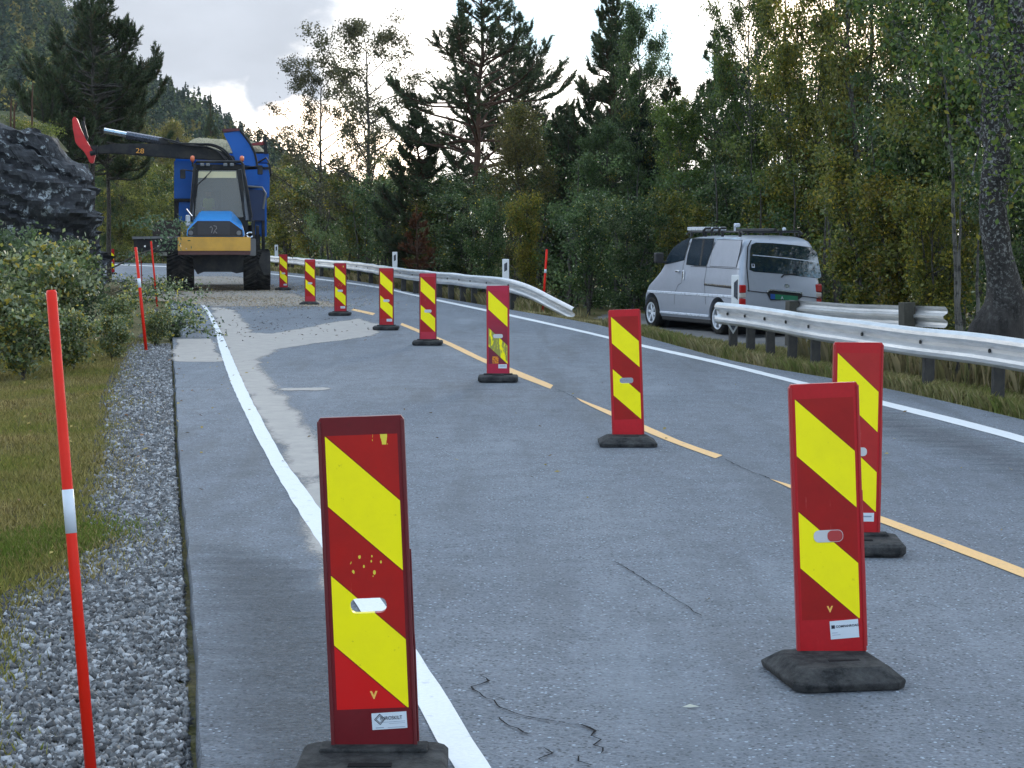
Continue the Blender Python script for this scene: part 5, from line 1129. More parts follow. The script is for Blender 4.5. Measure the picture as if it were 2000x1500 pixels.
def van():
    phi = R(21); h = Vector((-math.sin(phi), math.cos(phi), 0)); rt = Vector((math.cos(phi), math.sin(phi), 0)); zg = -.335
    RL = P(1446, 600, 37.8); RL.z = zg; o = RL + rt*.9; rz = math.pi/2 + phi
    root = empty('parked_van', o, rz, 'silver van with dark windows and roof rack parked in the lay-by', 'van'); Minv = (Matrix.Translation(o) @ Matrix.Rotation(rz, 4, 'Z')).inverted(); Mr = Matrix.Rotation(rz, 3, 'Z')
    def cp(u, v): return 1230 + u/4.651, 400 + v/4.651
    def side(u, v, low=False):
        px, py = cp(u, v)
        if low: n = Vector((0,1,0)); p0 = Vector((0,.9,0))
        else: n = Vector((0,1,.125)); p0 = Vector((0,.9,1.05))
        q = Minv @ hit(px, py, o + Mr @ p0, Mr @ n); return q.x, q.z
    def rear(u, v):
        px, py = cp(u, v); q = Minv @ hit(px, py, o + Mr @ Vector((.01,0,.9)), Mr @ Vector((1,0,-.147))); return q.y, q.z
    rows = [(.27,.10,4.60,.84),(.33,.03,4.66,.88),(.50,.0,4.70,.90),(.72,.0,4.67,.90),(.90,.01,4.52,.90),(1.05,.032,4.22,.90),(1.20,.054,3.98,.881),(1.35,.076,3.82,.8625),(1.50,.098,3.66,.844),(1.65,.12,3.48,.825),(1.76,.15,3.32,.80),(1.85,.20,3.12,.755),(1.91,.30,2.90,.69),(1.95,.44,2.66,.58),(1.972,.66,2.35,.40),(1.98,.9,2.1,.2)]
    bm = bmesh.new(); rings = []
    for z, x0, x1, w in rows:
        ring = []; rc, fc = min(.13, w*.4), min(.42, w*.6)
        for (cx, cy, r, a0, sx, sy, m) in ((x0+rc, w-rc, rc, 0, -1, 1, 7), (x0+rc, -(w-rc), rc, 90, -1, 1, 7), (x1-fc, -(w-fc), fc, 180, -1, 1, 9), (x1-fc, w-fc, fc, 270, -1, 1, 9)):
            for k in range(m):
                a = R(90 + a0 + 90*k/(m-1)); ring.append(bm.verts.new((cx + r*math.cos(a)*1, cy + r*math.sin(a), z)))
            # straight run points between corners
            if a0 == 90:
                for t in np.linspace(0,1,18)[1:-1]: ring.append(bm.verts.new((x0+rc + (x1-fc-x0-rc)*t, -w, z)))
            if a0 == 270:
                for t in np.linspace(0,1,18)[1:-1]: ring.append(bm.verts.new((x1-fc - (x1-fc-x0-rc)*t, w, z)))
        rings.append(ring)
    m = len(rings[0])
    for a, c in zip(rings, rings[1:]):
        for k in range(m): bm.faces.new((a[k], a[(k+1)%m], c[(k+1)%m], c[k]))
    bm.faces.new(rings[0]); bm.faces.new(rings[-1][::-1]); bmesh.ops.recalc_face_normals(bm, faces=bm.faces)
    me = bpy.data.meshes.new('body'); bm.to_mesh(me); bm.free(); body = link('body', me, m_van, root)
    wx = []
    for (u, v) in ((212, 972), (815, 1048)):
        px, py = cp(u, v); q = Minv @ hit(px, py, o + Mr @ Vector((0,.86,0)), Mr @ Vector((0,1,0))); wx.append(q.x)
    for x in wx:
        for s in (-1, 1):
            cu = B().tube([(x, s*.62, .36), (x, s*1.2, .36)], .395, 40); bmesh.ops.recalc_face_normals(cu.bm, faces=cu.bm.faces); cm = bpy.data.meshes.new('cut'); cu.bm.to_mesh(cm); cu.bm.free(); co = bpy.data.objects.new('cut', cm); COL.objects.link(co); co.parent = root
            md = body.modifiers.new('b', 'BOOLEAN'); md.operation = 'DIFFERENCE'; md.object = co; md.solver = 'EXACT'
    bpy.context.view_layer.update(); dg = bpy.context.evaluated_depsgraph_get(); nm = bpy.data.meshes.new_from_object(body.evaluated_get(dg)); nm.name = 'body'
    for md in list(body.modifiers): ob = md.object; body.modifiers.remove(md); bpy.data.objects.remove(ob)
    body.data = nm; nm.polygons.foreach_set('use_smooth', np.ones(len(nm.polygons), bool))
    try: nm.set_sharp_from_angle(angle=R(35))
    except Exception: pass
    def wside(z): return .9 if z < 1.05 else .9 - .125*(z-1.05)
    def side_poly(name, uv, mat, off=.004, th=.004, low=False, smooth=0, par=root, sgn=1):
        pts = [side(u, v, low) for u, v in uv]
        if smooth: q = [Vector((a, 0, b_)) for a, b_ in pts]; q = resample(q + [q[0]], .04)[:-1]; pts = [(v.x, v.z) for v in q]
        b = B(); b.poly([(x, sgn*(wside(z)+off), z) for x, z in pts], (0, -sgn*th*2, 0)); return b.build(name, mat, par)
    def rear_poly(name, uv, mat, off=.004, th=.006, smooth=0, par=root):
        pts = [rear(u, v) for u, v in uv]
        if smooth: q = [Vector((a, 0, b_)) for a, b_ in pts]; q = resample(q + [q[0]], .05)[:-1]; pts = [(v.x, v.z) for v in q]
        b = B(); b.poly([(.01+(z-.9)*.147 - off, y, z) for y, z in pts], (th, 0, 0)); return b.build(name, mat, par)
    FW = [(326,538),(345,470),(400,388),(470,335),(552,296),(532,350),(494,500),(440,515)]; SW = [(518,540),(530,450),(572,310),(762,312),(750,400),(692,555),(600,552)]; RP = [(732,556),(752,420),(800,318),(1020,324),(1000,430),(968,566)]
    def grow(pts, k):
        c = (sum(p[0] for p in pts)/len(pts), sum(p[1] for p in pts)/len(pts)); return [(c[0]+(p[0]-c[0])*k, c[1]+(p[1]-c[1])*k) for p in pts]
    for nm_, pl_ in (('front_side_window', FW), ('middle_side_window', SW)):
        for sg in (1, -1):
            f = side_poly(nm_, grow(pl_, 1.05), m_seal, .003, .003, sgn=sg); side_poly('pane', pl_, m_vglass, .006, .003, par=f, sgn=sg)
    side_poly('window_divider', [(634,550),(650,550),(684,312),(668,312)], m_seal, .009, .002)
    side_poly('panel_seam', grow(RP, 1.035), m_seal, .003, .002); side_poly('blank_side_panel', RP, m_van, .010, .006)
    def line(name, uv, w, mat, low=False, off=.004):
        pts = [side(u, v, low) for u, v in uv]; A = []; C = []
        q = [Vector((a, 0, b_)) for a, b_ in pts]
        for i, p in enumerate(q):
            t = (q[min(i+1,len(q)-1)]-q[max(i-1,0)]).normalized(); n_ = Vector((-t.z, 0, t.x))*w/2
            for L, s in ((A, 1), (C, -1)): r_ = p + n_*s; L.append((r_.x, wside(r_.z)+off, r_.z))
        b = B(); b.strip(A, C); return b.build(name, mat, root)
    line('door_seam', [(560,296),(520,430),(486,560),(470,690),(466,712)], .012, m_seal); line('door_seam', [(784,310),(738,440),(700,560),(678,700),(668,905)], .012, m_seal, off=.0042)
    line('door_seam', [(466,712),(440,730),(410,800),(405,905)], .010, m_seal, True, off=.0044); line('door_seam', [(540,560),(690,566),(985,584)], .010, m_seal, True, off=.0046)
    line('door_rail', [(676,722),(925,752)], .045, m_seal, True, .005); line('rail_trim', [(680,716),(925,740)], .02, m_chrome, True, .012)
    for sg in (1, -1):
        xa, za = side(150, 738, True); xb, zb = side(925, 812, True); z_ = .78
        B().box(((xb+4.45)/2 - .25, sg*.902, z_), (4.45-xb+.1, .022, .055), bev=.008).build('side_moulding', m_trim, root)
        B().box((sum(wx)/2, sg*.895, .36), (wx[0]-wx[1]-.84, .02, .05), bev=.008).build('sill_trim', m_trim, root)
    B().box((sum(wx)/2, .0, .25), (wx[0]-wx[1]-.8, 1.7, .12), bev=.03).build('underbody', m_black, root)
    x, z = side(437, 603, True); B().box((x, .915, z), (.16, .03, .045), bev=.012, seg=2).build('door_handle', m_chrome, root)
    x, z = side(492, 640, True); B().box((x, .915, z), (.05, .03, .20), bev=.012, seg=2).build('door_handle', m_chrome, root)
    px, py = cp(268, 482); q = Minv @ hit(px, py, o + Mr @ Vector((0,1.02,0)), Mr @ Vector((0,1,0)))
    B().box((q.x, 1.03, q.z), (.12, .20, .22), bev=.035, seg=3).box((q.x, .93, q.z-.09), (.06, .14, .05), bev=.01).build('wing_mirror', m_black, root)
    B().box((q.x, -1.0, q.z), (.12, .20, .22), bev=.035, seg=3).build('wing_mirror', m_black, root)
    # rear
    RW = [(1092,590),(1096,420),(1112,362),(1150,345),(1300,350),(1500,368),(1640,388),(1695,430),(1722,560),(1738,650),(1724,666),(1560,650),(1400,628),(1130,606)]
    f = rear_poly('rear_window', grow(RW, 1.015), m_seal, .003); rear_poly('pane', RW, m_vglass, .007, par=f)
    rear_poly('cargo_bar_line', [(1115,452),(1400,478),(1690,513),(1690,520),(1400,486),(1115,460)], m_trim, .010, .002, par=f)
    rear_poly('window_sticker', [(1104,536),(1132,538),(1134,572),(1106,570)], m_trim, .0125, .001, par=f); rear_poly('sticker_mark', [(1110,540),(1126,541),(1127,562),(1112,560)], m_seal, .0145, .001, par=f)
    rear_poly('wiper', [(1368,655),(1378,664),(1400,640),(1505,632),(1505,624),(1395,630)], m_black, .020, .008)
    rear_poly('tailgate_seam', [(1068,776),(1240,796),(1570,826),(1740,848),(1740,856),(1570,834),(1240,804),(1068,784)], m_seal, .005)
    rear_poly('tailgate_seam', [(1078,790),(1070,700),(1058,560),(1068,380),(1100,318),(1108,322),(1077,382),(1067,560),(1079,700),(1086,790)], m_seal, .0045)
    rear_poly('number_plate_recess', [(1240,795),(1255,770),(1560,800),(1568,835),(1530,865),(1278,868)], m_seal, .004)
    pl_ = rear_poly('number_plate', [(1276,808),(1525,830),(1524,868),(1277,856)], simple('plate_green', (.008,.16,.075), .4), .010, .004)
    rear_poly('plate_band', [(1276,808),(1318,812),(1318,858),(1277,856)], simple('plate_blue', (.01,.07,.30), .4), .0125, .002, par=pl_)
    y_, z_ = rear(1370, 858); t = text('lettering', 'A', .085, m_trim, pl_, (.01+(z_-.9)*.147-.012, y_, z_), rot=(math.pi/2, 0, -math.pi/2))
    rear_poly('chrome_strip', [(1243,796),(1240,780),(1262,764),(1400,774),(1560,792),(1572,806),(1560,808),(1400,788),(1268,778)], m_chrome, .035, .03)
    rear_poly('emblem', [(1405,722),(1425,718),(1450,728),(1450,748),(1425,754),(1402,742)], m_chrome, .008, .004)
    for s in (1, -1):
        for nm_, z0, z1, mt in (('tail_light', .86, 1.02, m_tail), ('tail_light', .58, .755, m_tail), ('reversing_light', .76, .855, m_tailw)):
            B().box((.058, s*.838, (z0+z1)/2), (.12, .135, z1-z0), bev=.025, seg=3).build(nm_, mt, root)
    B().box((.02, 0, .42), (.16, 1.78, .20), bev=.04, seg=3).build('rear_bumper', m_van, root); B().box((-.055, 0, .50), (.03, 1.5, .05), bev=.01).build('bumper_strip', m_black, root)
    # wheels
    def wheel(x, s):
        w = empty('wheel', (x, s*.80, .335)); w.parent = root
        B().lathe([(-.11,.20),(-.11,.30),(-.085,.33),(.085,.33),(.11,.30),(.11,.215),(.10,.20)], 'y', sides=40, cap=False).build('tyre', m_tyre, w, True)
        b = B(); b.lathe([(-.08,.20),(.10*s,.222),(.112*s,.222),(.112*s,.200),(.09*s,.195)], 'y', sides=40, cap=False); b.lathe([(.075*s,.0001),(.085*s,.04),(.06*s,.055)], 'y', sides=20)
        for k in range(6):
            a = 2*math.pi*k/6 + .2; b.box((.12*math.cos(a), .075*s, .12*math.sin(a)), (.17, .03, .055), Matrix.Rotation(-a, 3, 'Y'), bev=.008)
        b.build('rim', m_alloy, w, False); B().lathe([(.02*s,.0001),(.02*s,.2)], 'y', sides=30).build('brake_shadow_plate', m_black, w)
    for x in wx:
        for s in (1, -1): wheel(x, s)
    for x in wx: B().tube([(x, -.63, .36), (x, .63, .36)], .40, 30).build('wheel_housing', m_black, root)
    # roof rack and its load
    def at(u, v, z): px, py = cp(u, v); return Minv @ hit(px, py, o + Vector((0,0,z)), Vector((0,0,1)))
    rk = empty('roof_rack', (0,0,0)); rk.parent = root
    for s in (1, -1): B().tube([(.35, s*.66, 2.0), (.45, s*.66, 2.045), (2.75, s*.66, 2.045), (2.85, s*.66, 2.0)], .018, 8).build('side_bar', m_black, rk)
    for x in (.5, 1.25, 2.0, 2.65): B().box((x, 0, 2.06), (.06, 1.36, .03), bev=.008).box((x, .66, 2.0), (.05,.05,.10), bev=.008).box((x, -.66, 2.0), (.05,.05,.10), bev=.008).build('cross_bar', m_black, rk)
    b = B()
    for y in (.62, .25): b.box((2.4, y, 2.115), (1.0, .025, .07), bev=.006)
    for x in np.arange(1.95, 2.9, .22): b.box((x, .435, 2.115), (.03, .36, .03))
    b.build('aluminium_ladder', m_alloy, rk)
    for x in (1.98, 1.62, 1.3): B().tube([(x+.02, .70, 1.98), (x, .72, 2.07), (x-.06, .70, 2.12), (x-.14, .62, 2.12)], .026, 10).build('strap_clamp', m_black, rk)
    b = B(); b.box((1.12, .45, 2.12), (.03,.03,.14)); b.box((1.09, .42, 2.18), (.07, .13, .08), bev=.02); b.build('work_lamp', m_trim, rk)
    b = B(); b.box((.55, -.35, 2.10), (.07,.07,.07), bev=.02); b.build('rack_fitting', m_trim, rk)
    B().box((1.3, -.1, 2.09), (1.7, .07, .05), bev=.01).build('load_bar', m_black, rk)
van()

# ------------------------------------------------------------------ blue chipping machine
m_blue = car_paint('machine_blue', (.001,.10,.42), .5, 0); m_blue.node_tree.nodes['Principled BSDF'].inputs['Coat Weight'].default_value = .08; m_blue.node_tree.nodes['Principled BSDF'].inputs['Specular IOR Level'].default_value = .3; m_blue2 = car_paint('machine_blue_light', (.02,.30,.78), .32, 0); m_dark = simple('machine_dark', (.016,.018,.022), .6, .25, dirt=.6, dirtc=(.07,.065,.055), scale=3)
m_yel = simple('machine_yellow', (.66,.36,.05), .5, dirt=.45, dirtc=(.3,.18,.06), scale=2); m_grey = simple('machine_grey', (.17,.18,.19), .5, .4); m_orange = simple('beacon_orange', (.85,.22,.10), .25); m_red = simple('felling_head_red', (.62,.015,.02), .45, dirt=.4)
def machine():
    g = G(427, 568.5); yaw = math.atan2(-g.x, g.y); root = empty('wood_chipper_truck', g, yaw, 'big blue wood chipping machine with crane arm and yellow front blade on the road', 'forestry machine')
    Mr = Matrix.Rotation(yaw, 3, 'Z'); Minv = (Matrix.Translation(g) @ Mr.to_4x4()).inverted(); nrm = Mr @ Vector((0,1,0))
    def q(px, py, dy=0): v = Minv @ hit(px, py, g + nrm*dy, nrm); return Vector((v.x, dy, v.z))
    def slab(name, pts, d0, d1, mat, par=root, bev=0):
        """outline seen at depth d0, carried straight back to d1"""
        b = B(); b.poly([q(x, y, d0) for x, y in pts], (0, d1-d0, 0))
        if bev: bmesh.ops.bevel(b.bm, geom=list(b.bm.edges), offset=bev, segments=2, affect='EDGES')
        return b.build(name, mat, par)
    def rect(x0, y0, x1, y1): return [(x0,y0),(x1,y0),(x1,y1),(x0,y1)]
    # wheels
    def wheel(pc, dy, wpx, rpy):
        c = q(pc, 568.5, dy); r = .60; c.z = r + g.z*0; wd = .80; w = empty('wheel', (c.x, dy, r - .01)); w.parent = root
        B().lathe([(-wd/2+.03,.30),(-wd/2,.42),(-wd/2+.04,.53),(-wd/2+.12,.565),(wd/2-.12,.565),(wd/2-.04,.53),(wd/2,.42),(wd/2-.03,.30)], 'x', sides=40).build('tyre', m_tyre, w, True)
        b = B()
        for k in range(26):
            a = 2*math.pi*k/26
            for s in (-1, 1):
                a2 = a + (.12 if s > 0 else 0); M_ = Matrix.Rotation(a2, 3, 'X') @ Matrix.Rotation(s*.55, 3, 'Z'); ctr = Matrix.Rotation(a2, 3, 'X') @ Vector((s*wd*.25, -.575, 0))
                b.box(ctr, (wd*.52, .05, .055), Matrix.Rotation(a2, 3, 'X') @ Matrix.Rotation(s*.5, 3, 'Y'), bev=.006)
        tr = b.build('tread', m_tyre, w); B().lathe([(-.25,.28),(-.1,.30),(.1,.30),(.25,.28)], 'x', sides=30).build('rim', m_dark, w)
    for pc in (353, 502):
        for dy in (.75, 2.15, 6.0, 7.4): wheel(pc, dy, 0, 0)
    slab('chassis', [(366,497),(490,497),(478,531),(462,534),(452,531),(398,531),(386,536),(376,520)], .35, 1.2, m_dark)
    slab('chassis', rect(395,480,460,515), 1.25, 8.2, m_dark)
    for pc in (353, 502): B().box((q(pc, 520, 1.4).x, 1.45, .62), (.34, 1.7, .34), bev=.05).build('bogie_beam', m_dark, root)
    # front blade
    bl = slab('front_blade', rect(347,463,489.5,490), -.42, -.30, m_yel, bev=.012); slab('blade_edge', rect(348,490.5,489,497.5), -.40, -.33, simple('blade_edge_rust', (.10,.045,.04), .7), bl)
    slab('blade_arm', rect(378,470,390,494), -.29, .4, m_dark); slab('blade_arm', rect(452,470,464,494), -.29, .4, m_dark)
    # bonnet: loft from the grille outline back and up to the cab
    f = [(364,462),(365,448),(384,429.5),(450,429.5),(476,448),(477,462)]; k_ = [(373,462),(376,436),(391,411.5),(453,411.5),(472,434),(480,462)]
    b = B(); A_ = [b.bm.verts.new(q(x, y, .0)) for x, y in f]; C_ = [b.bm.verts.new(q(x, y, 1.0)) for x, y in k_]
    for i in range(6): b.bm.faces.new((A_[i], A_[(i+1)%6], C_[(i+1)%6], C_[i]))
    b.bm.faces.new(A_); b.bm.faces.new(C_[::-1]); bmesh.ops.bevel(b.bm, geom=list(b.bm.edges), offset=.03, segments=2, affect='EDGES'); bon = b.build('bonnet', m_blue2, root)
    gr = slab('grille', [(366.5,461),(367.5,449.5),(385.5,431.5),(448.5,431.5),(473.5,449.5),(474.5,461)], -.035, .02, simple('grille_dark', (.016,.017,.022), .5), bon)
    slab('grille_mesh', rect(386,434,449,459), -.045, -.038, simple('grille_mesh', (.045,.046,.055), .6, scale=60, dirt=.9), bon)
    b = B()
    for ln in ([(412,442),(415,446),(413,455)], [(412,442),(410,445)], [(417,441),(422,442),(423,446),(419,451),(424,456)], [(419,451),(417,456)]): b.tube([q(x, y, -.055) for x, y in ln], .016, 6)
    b.build('emblem', simple('emblem_pale', (.22,.21,.22), .5), bon)
    for x in (372.5, 466.5): B().lathe([(-.03,.0001),(-.03,.065),(.03,.075)], 'y', c=q(x, 455, -.03)).build('headlight', m_grey, bon)
    # cab
    cab = empty('cab', (0,0,0)); cab.parent = root
    def bar(name, p, r, mat=m_dark, par=cab): return B().tube(p, r, 8).build(name, mat, par)
    for a, c in (((381,330),(373.5,430)), ((469.5,330),(484,430))): bar('pillar', [q(*a, 1.05), q(*c, 1.0)], .07, m_grey)
    for a, c in (((383,330),(377,430)), ((468,330),(480,430))): bar('pillar', [q(*a, 2.45), q(*c, 2.45)], .06, m_grey)
    slab('roof', [(379,321),(472,321),(473,331),(378,331)], 1.0, 2.55, m_dark, cab, .02); slab('floor_box', [(374,425),(485,425),(482,470),(378,470)], 1.06, 2.5, m_dark, cab)
    slab('rear_wall', [(383,331),(469,331),(479,425),(377,425)], 2.5, 2.54, simple('cab_rear_wall', (.15,.16,.155), .6), cab)
    mg = Mat('windscreen_glass', .05, .8); mg.color((.14,.145,.14)); mg.put(mg.b.inputs['Alpha'], .62); slab('windscreen', [(386,332.5),(463.5,332.5),(477,424),(379,424)], 1.0, 1.012, mg.m, cab)
    slab('sun_visor', [(387.5,335),(461,335),(461.5,347.5),(387,347.5)], .985, .995, simple('visor_cream', (.66,.60,.38), .5, dirt=.3, dirtc=(.45,.5,.4)), cab)
    slab('windscreen_frame', [(378,331.5),(388,331.5),(380,424),(374,424)], .96, 1.03, m_dark, cab); slab('windscreen_frame', [(462,331.5),(471,331.5),(485,424),(475.5,424)], .96, 1.03, m_dark, cab)
    bar('guard_bar', [q(371.5,432,.85), q(381,320,.9), q(384,316,.9), q(470,316,.9), q(474,320,.9), q(490,432,.85)], .045)
    bar('hand_rail', [q(474,330,.9), q(480,350,.8), q(492,425,.8)], .03)
    for x in (395, 406, 440, 453): B().box(q(x, 321.5, .86), (.12,.08,.09), bev=.015).build('work_light', m_grey, cab)
    for x in (376, 472.5):
        c = q(x, 310, 1.3); B().lathe([(-.11,.03),(-.06,.05),(-.055,.065),(.04,.065),(.08,.045),(.095,.0001)], 'z', c=c, sides=20).build('beacon', m_orange, cab, True); bar('beacon_stem', [c + Vector((0,0,-.1)), c + Vector((0,0,-.24))], .025)
    for x0, x1, y in ((380,357,337), (471,508,330)):
        m_ = bar('mirror_arm', [q(x0, y-2, 1.0), q(x1, y-6, .8)], .018); B().box(q(x1, y+3 if x1 < 400 else y+2, .78), (.16,.08,.28), bev=.02).build('mirror', m_dark, cab)
    bar('wiper', [q(417,324,.94), q(411,336,.93), q(386,361,.93), q(383.5,385,.93)], .014); bar('wiper', [q(404,345,.93), q(384,362,.93)], .010)
    slab('seat', rect(398,372,432,424), 1.95, 2.1, m_dark, cab, .02)
    # left fittings, steps, lamps
    bar('cylinder_rod', [q(364,408,.7), q(375,422,.7)], .03, m_chrome, root); B().box(q(367,431,.4), (.14,.12,.34), bev=.03).build('valve_block', simple('valve_pale', (.5,.52,.54), .4), root)
    for x, y0, y1, d in ((495,430,468,.6), (514,385,495,2.6), (503,440,480,1.0)): B().box(q(x, (y0+y1)/2, d), (.10,.12,(y1-y0)/66), bev=.02).build('side_frame', m_dark, root)
    bar('tow_ring', [q(488+6*math.cos(a), 459+5*math.sin(a), .1) for a in np.linspace(.4, 5.4, 12)], .028, m_chrome, root)
    slab('step', rect(487,466,500,500), .3, .5, m_grey, root, .02)
    slab('mudguard', [(512,492),(528,494),(527,534),(516,538),(505,512)], .12, .18, m_dark, root)
    # blue bodywork
    bw = slab('chipper_body', [(340,313),(380,313),(380,389),(340,389)], 2.9, 7.5, m_blue, bev=.03)
    slab('chipper_body', [(468,322),(484,318),(523,320),(527,345),(526,386),(468,388)], 2.9, 7.5, m_blue, bev=.03); slab('chipper_body', rect(380,314,468,430), 2.95, 7.45, m_blue)
    slab('lower_body', rect(349,394,380,432), 2.95, 7.2, m_blue, bev=.02); slab('side_post', rect(340,390,348,462), 3.0, 7.3, m_dark); slab('ledge', rect(340,388,380,393), 2.86, 7.3, m_dark)
    slab('engine_cover', [(483,371),(514,371),(517,380),(517,432),(486,432)], 2.5, 4.0, simple('engine_cover_navy', (.010,.035,.11), .5), root, .03); bar('cover_tube', [q(484,364,2.45), q(512,366,2.45), q(519,378,2.45), q(514,408,2.45)], .035, m_grey, root)
    slab('shoulder_panel', [(474,332),(508,330),(505,362),(478,370)], 2.55, 2.95, m_blue, root, .03)
    slab('lower_body', rect(495,432,512,458), 2.8, 6.5, m_blue, bev=.02); slab('lower_frame', rect(380,440,508,500), 3.1, 7.3, m_dark); slab('lower_body', rect(508,388,521,462), 3.0, 7.0, m_blue)
    slab('body_band', rect(470,326,526,331), 2.84, 2.9, m_dark)
    # chip bin
    slab('chip_bin', [(342,300),(525,300),(524,318),(343,316)], 3.4, 8.2, m_blue, bev=.02); slab('bin_post', [(514,280),(518,266),(520.5,266),(523,300),(516,300)], 3.3, 3.5, m_dark)
    slab('bin_flap', [(490,280),(516,276),(519,283),(494,284)], 3.3, 3.6, simple('flap_red', (.25,.03,.03), .6), root); bar('bin_rim', [q(500,320,3.2), q(520,308,3.2), q(527,322,3.2), q(529,340,3.2), q(524,355,3.2), q(512,362,3.2)], .03, m_dark, root)
    bm = bmesh.new(); c0 = q(434, 300, 3.4); c1 = q(524, 300, 3.4); wdt = (c1.x-c0.x); N = 46; gr_ = []
    for i in range(N):
        row = []
        for j in range(N):
            u, v = i/(N-1)*2-1, j/(N-1); x = c0.x + u*wdt*.97; y = 3.5 + v*4.4; e = (1-abs(u)**4)*(1-(2*v-1)**6)
            z = c0.z + .04 + .52*e*(.92 + .3*mn.noise(Vector((x*.8, y*.8, 1)))) + .07*mn.fractal(Vector((x*3, y*3, 0)), 1, 2, 4) + .03*mn.noise(Vector((x*14, y*14, 0))); row.append(bm.verts.new((x, y, z)))
        gr_.append(row)
    for a, c in zip(gr_, gr_[1:]):
        for k in range(N-1): bm.faces.new((a[k], c[k], c[k+1], a[k+1]))
    me = bpy.data.meshes.new('wood_chips_load'); bm.to_mesh(me); bm.free(); mc = Mat('wood_chips', .9, .2); mc.color(mc.mix(mc.rng(mc.noise(22, 5, .8), .35, .65), (.52,.46,.33), (.20,.19,.12))).bump(mc.noise(30, 4), .8, .05); link('chip_load', me, mc.m, root)
    # spout: curved chute
    out = [(503,327),(501,314),(497,297),(489,281),(479,267),(469,254.5)]; inn = [(456,318),(456.5,309),(454,296),(449,284),(443,273),(437,260)]
    b = B(); R_ = []
    for i in range(6):
        a, c = out[i], inn[i]; d = .0; R_.append([b.bm.verts.new(q(*a, 2.5)), b.bm.verts.new(q(*c, 2.5)), b.bm.verts.new(q(*c, 2.5) + Vector((0,.5,0))), b.bm.verts.new(q(*a, 2.5) + Vector((0,.5,0)))])
    for a, c in zip(R_, R_[1:]):
        for k in range(4): b.bm.faces.new((a[k], a[(k+1)%4], c[(k+1)%4], c[k]))
    b.bm.faces.new(R_[0]); b.bm.faces.new(R_[-1][::-1]); bmesh.ops.subdivide_edges(b.bm, edges=list(b.bm.edges), cuts=1, use_grid_fill=True); sp = b.build('spout', m_blue, root)
    bar('spout_rim', [q(*p_, 2.47) for p_ in out], .035, m_dark, sp); slab('spout_cap', [(435,252),(467,250.5),(468,255.5),(436,257.5)], 2.45, 3.05, simple('cap_dark_red', (.10,.02,.03), .6), sp)
    # crane
    cr = empty('crane', (0,0,0)); cr.parent = root
    bo = slab('boom', [(180,287),(222,280.5),(330,280),(402,285),(440,298),(453,308),(448,313.5),(345,309.5),(225,299.5),(182,300)], 2.1, 2.42, m_dark, cr, .025)
    t = text('lettering', '28', .21, simple('boom_number', (.75,.33,.04), .5), bo, q(264.5, 298.5, 2.04), bold=0); t.rotation_euler = (math.pi/2, R(4), 0); t.scale = (1.25,1,1)
    bar('cylinder_rod', [q(203,255,2.2), q(248,263.5,2.2)], .085, m_chrome, cr); bar('cylinder_barrel', [q(247,264,2.2), q(318,276.5,2.2)], .125, simple('cylinder_steel', (.10,.11,.14), .25, .5, .6), cr); slab('cylinder_bracket', [(310,270),(322,268),(333,280),(314,281)], 2.05, 2.35, m_dark, cr)
    slab('link_lug', [(344,270),(348,267),(352,281),(343,281)], 2.15, 2.3, m_dark, cr)
    for k_, hp in enumerate(([(320,271),(345,277),(372,284),(405,283),(428,290),(443,302),(454,316)], [(330,276),(360,284),(400,287),(425,296),(440,308),(450,322)], [(348,280),(390,281),(415,282),(436,291),(450,306),(458,318)], [(402,286),(420,293),(432,303),(440,312)])):
        bar('hose', [tuple(v) for v in resample([q(x, y, 1.98 - .04*k_) for x, y in hp], .1)], .026, m_seal, cr)
    slab('crane_pillar', [(438,300),(458,305),(462,340),(436,340)], 2.05, 2.55, m_dark, cr, .03)
    hd = slab('felling_head', [(141,232),(145,227),(150,231),(158,253),(170,277),(178,290),(186,303),(182,319),(175,318),(170,306),(163,295),(153,286),(147,278),(142,250)], 1.9, 2.3, m_red, cr, .02)
    bar('head_pin', [q(176,300,1.88), q(186,298,1.88)], .07, m_dark, hd); bar('head_guard', [q(164,228,2.1), q(166,262,2.1), q(170,276,2.1)], .03, m_dark, hd); slab('head_frame', [(158,238),(164,236),(172,268),(168,276)], 1.95, 2.2, m_dark, hd); slab('head_link', [(176,284),(190,284),(190,300),(180,303)], 2.0, 2.3, m_dark, hd)
    # infeed table and side blade at the left
    inf = slab('infeed_table', [(296,445),(308,431),(346,430),(352,440),(351,466),(300,466)], 1.6, 2.8, simple('infeed_brown', (.045,.035,.032), .8), root, .03)
    slab('side_bar', [(260,464),(350,466),(350,493),(262,492)], 1.0, 1.25, m_dark, root, .02); slab('side_bar_top', [(258,462),(350,461),(350,465),(258,467)], .95, 1.35, m_grey, root)
    for x, y in ((283,481),(309,481)): B().box(q(x, y, .97), (.05,.04,.05)).build('bolt', m_chrome, root)
    # driver
    pr = q(408, 425, 1.75); w = Mr @ pr + g; prt = empty('person', w, yaw, 'driver in a yellow vest sitting inside the cab of the blue machine', 'person')
    vs = {'pel':((0,0,.12),.15), 'bel':((0,0,.28),.145), 'che':((0,-.02,.46),.165), 'nk':((0,-.02,.62),.06), 'hd':((0,-.04,.74),.095), 'ht':((0,-.04,.83),.07)}
    sk = [((0,0,.12),.15),((0,0,.28),.145),((0,-.02,.46),.16),((0,-.02,.60),.065),((0,-.035,.69),.08),((0,-.035,.78),.095),((0,-.03,.85),.06)]
    E = [(i, i+1) for i in range(6)]
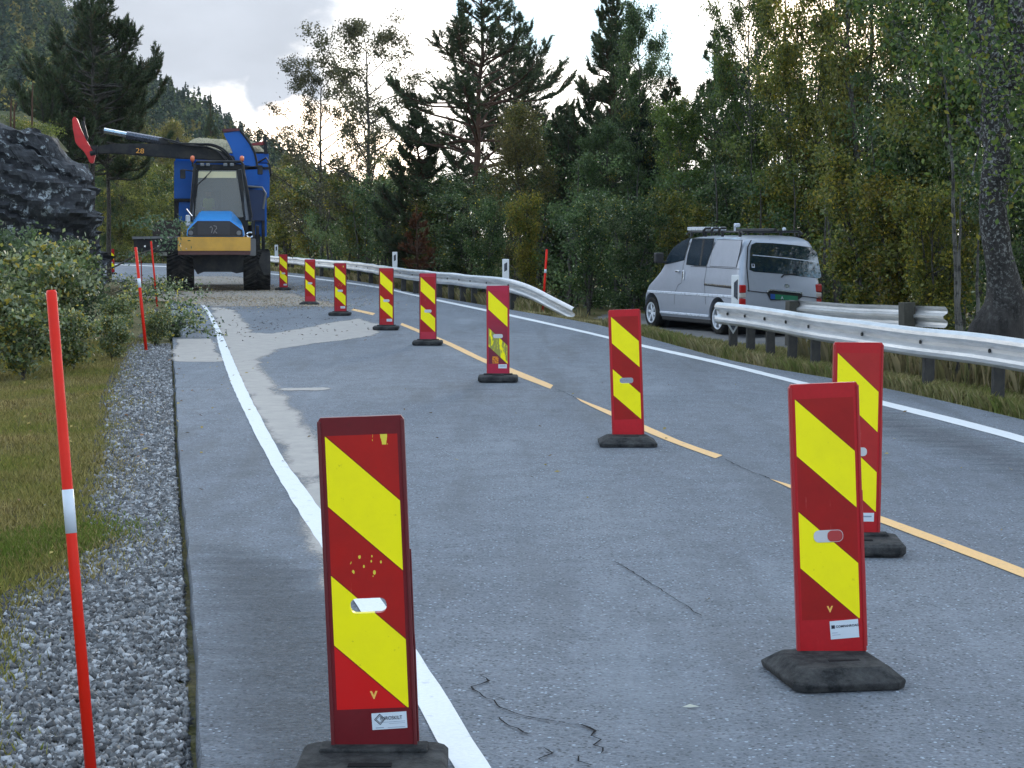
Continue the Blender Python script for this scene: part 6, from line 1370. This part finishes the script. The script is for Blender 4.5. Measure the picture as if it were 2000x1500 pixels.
    for s in (-1, 1):
        n0 = len(sk); sk += [((s*.18,-.01,.53),.062),((s*.24,-.10,.34),.048),((s*.17,-.32,.27),.036),((s*.15,-.40,.28),.03)]; E += [(2, n0),(n0,n0+1),(n0+1,n0+2),(n0+2,n0+3)]
        for k in range(4): nf = len(sk); sk += [((s*(.12+.02*k),-.46,.275),.011),((s*(.125+.018*k),-.485,.25),.009)]; E += [(n0+3, nf),(nf, nf+1)]
        nf = len(sk); sk += [((s*.115,-.41,.295),.012),((s*.10,-.44,.29),.010)]; E += [(n0+3, nf),(nf, nf+1)]
        n1 = len(sk); sk += [((s*.10,-.10,.10),.085),((s*.14,-.42,.12),.06),((s*.14,-.46,-.18),.045),((s*.14,-.56,-.22),.04)]; E += [(0, n1),(n1,n1+1),(n1+1,n1+2),(n1+2,n1+3)]
    me = bpy.data.meshes.new('body'); me.from_pydata([s_[0] for s_ in sk], E, []); o_ = bpy.data.objects.new('body', me); COL.objects.link(o_); o_.parent = prt
    md = o_.modifiers.new('s', 'SKIN'); md2 = o_.modifiers.new('u', 'SUBSURF'); md2.levels = 1; md2.render_levels = 1
    for i, s_ in enumerate(sk): me.skin_vertices[0].data[i].radius = (s_[1], s_[1]); me.skin_vertices[0].data[i].use_root = (i == 0)
    dg = bpy.context.evaluated_depsgraph_get(); nm = bpy.data.meshes.new_from_object(o_.evaluated_get(dg)); o_.modifiers.clear(); o_.data = nm; nm.materials.append(simple('work_clothes_navy', (.03,.035,.05), .8))
    skin = simple('skin', (.42,.25,.18), .5); nm.materials.append(skin)
    for p_ in nm.polygons:
        if p_.center.z > .63 or (p_.center.y < -.38 and p_.center.z > .2): p_.material_index = 1
        p_.use_smooth = True
    b = B(); b.box((0,-.01,.38), (.40,.28,.42), bev=.09, seg=3, taper=(.9,.8)); b.build('vest', simple('vest_yellow', (.62,.85,.05), .6), prt)
    b = B(); b.lathe([(-.02,.103),(.03,.102),(.07,.075),(.09,.0001)], 'z', c=(0,-.03,.79), sides=20); b.build('cap', simple('cap_dark', (.03,.03,.035), .7), prt, True)
machine()

# ------------------------------------------------------------------ air between here and the hillside
hz = B().box((-150, 560, 150), (1500, 1400, 310)).build('haze', None); tag(hz, 'thin pale haze hanging between the road and the far hill', 'haze', kind='stuff')
hm = bpy.data.materials.new('haze'); hm.use_nodes = True; hm.node_tree.nodes.clear(); ho = hm.node_tree.nodes.new('ShaderNodeOutputMaterial'); hv = hm.node_tree.nodes.new('ShaderNodeVolumePrincipled')
hv.inputs['Color'].default_value = (.80,.88,1,1); hv.inputs['Density'].default_value = .00007; hm.node_tree.links.new(hv.outputs[0], ho.inputs['Volume']); hz.data.materials.append(hm)
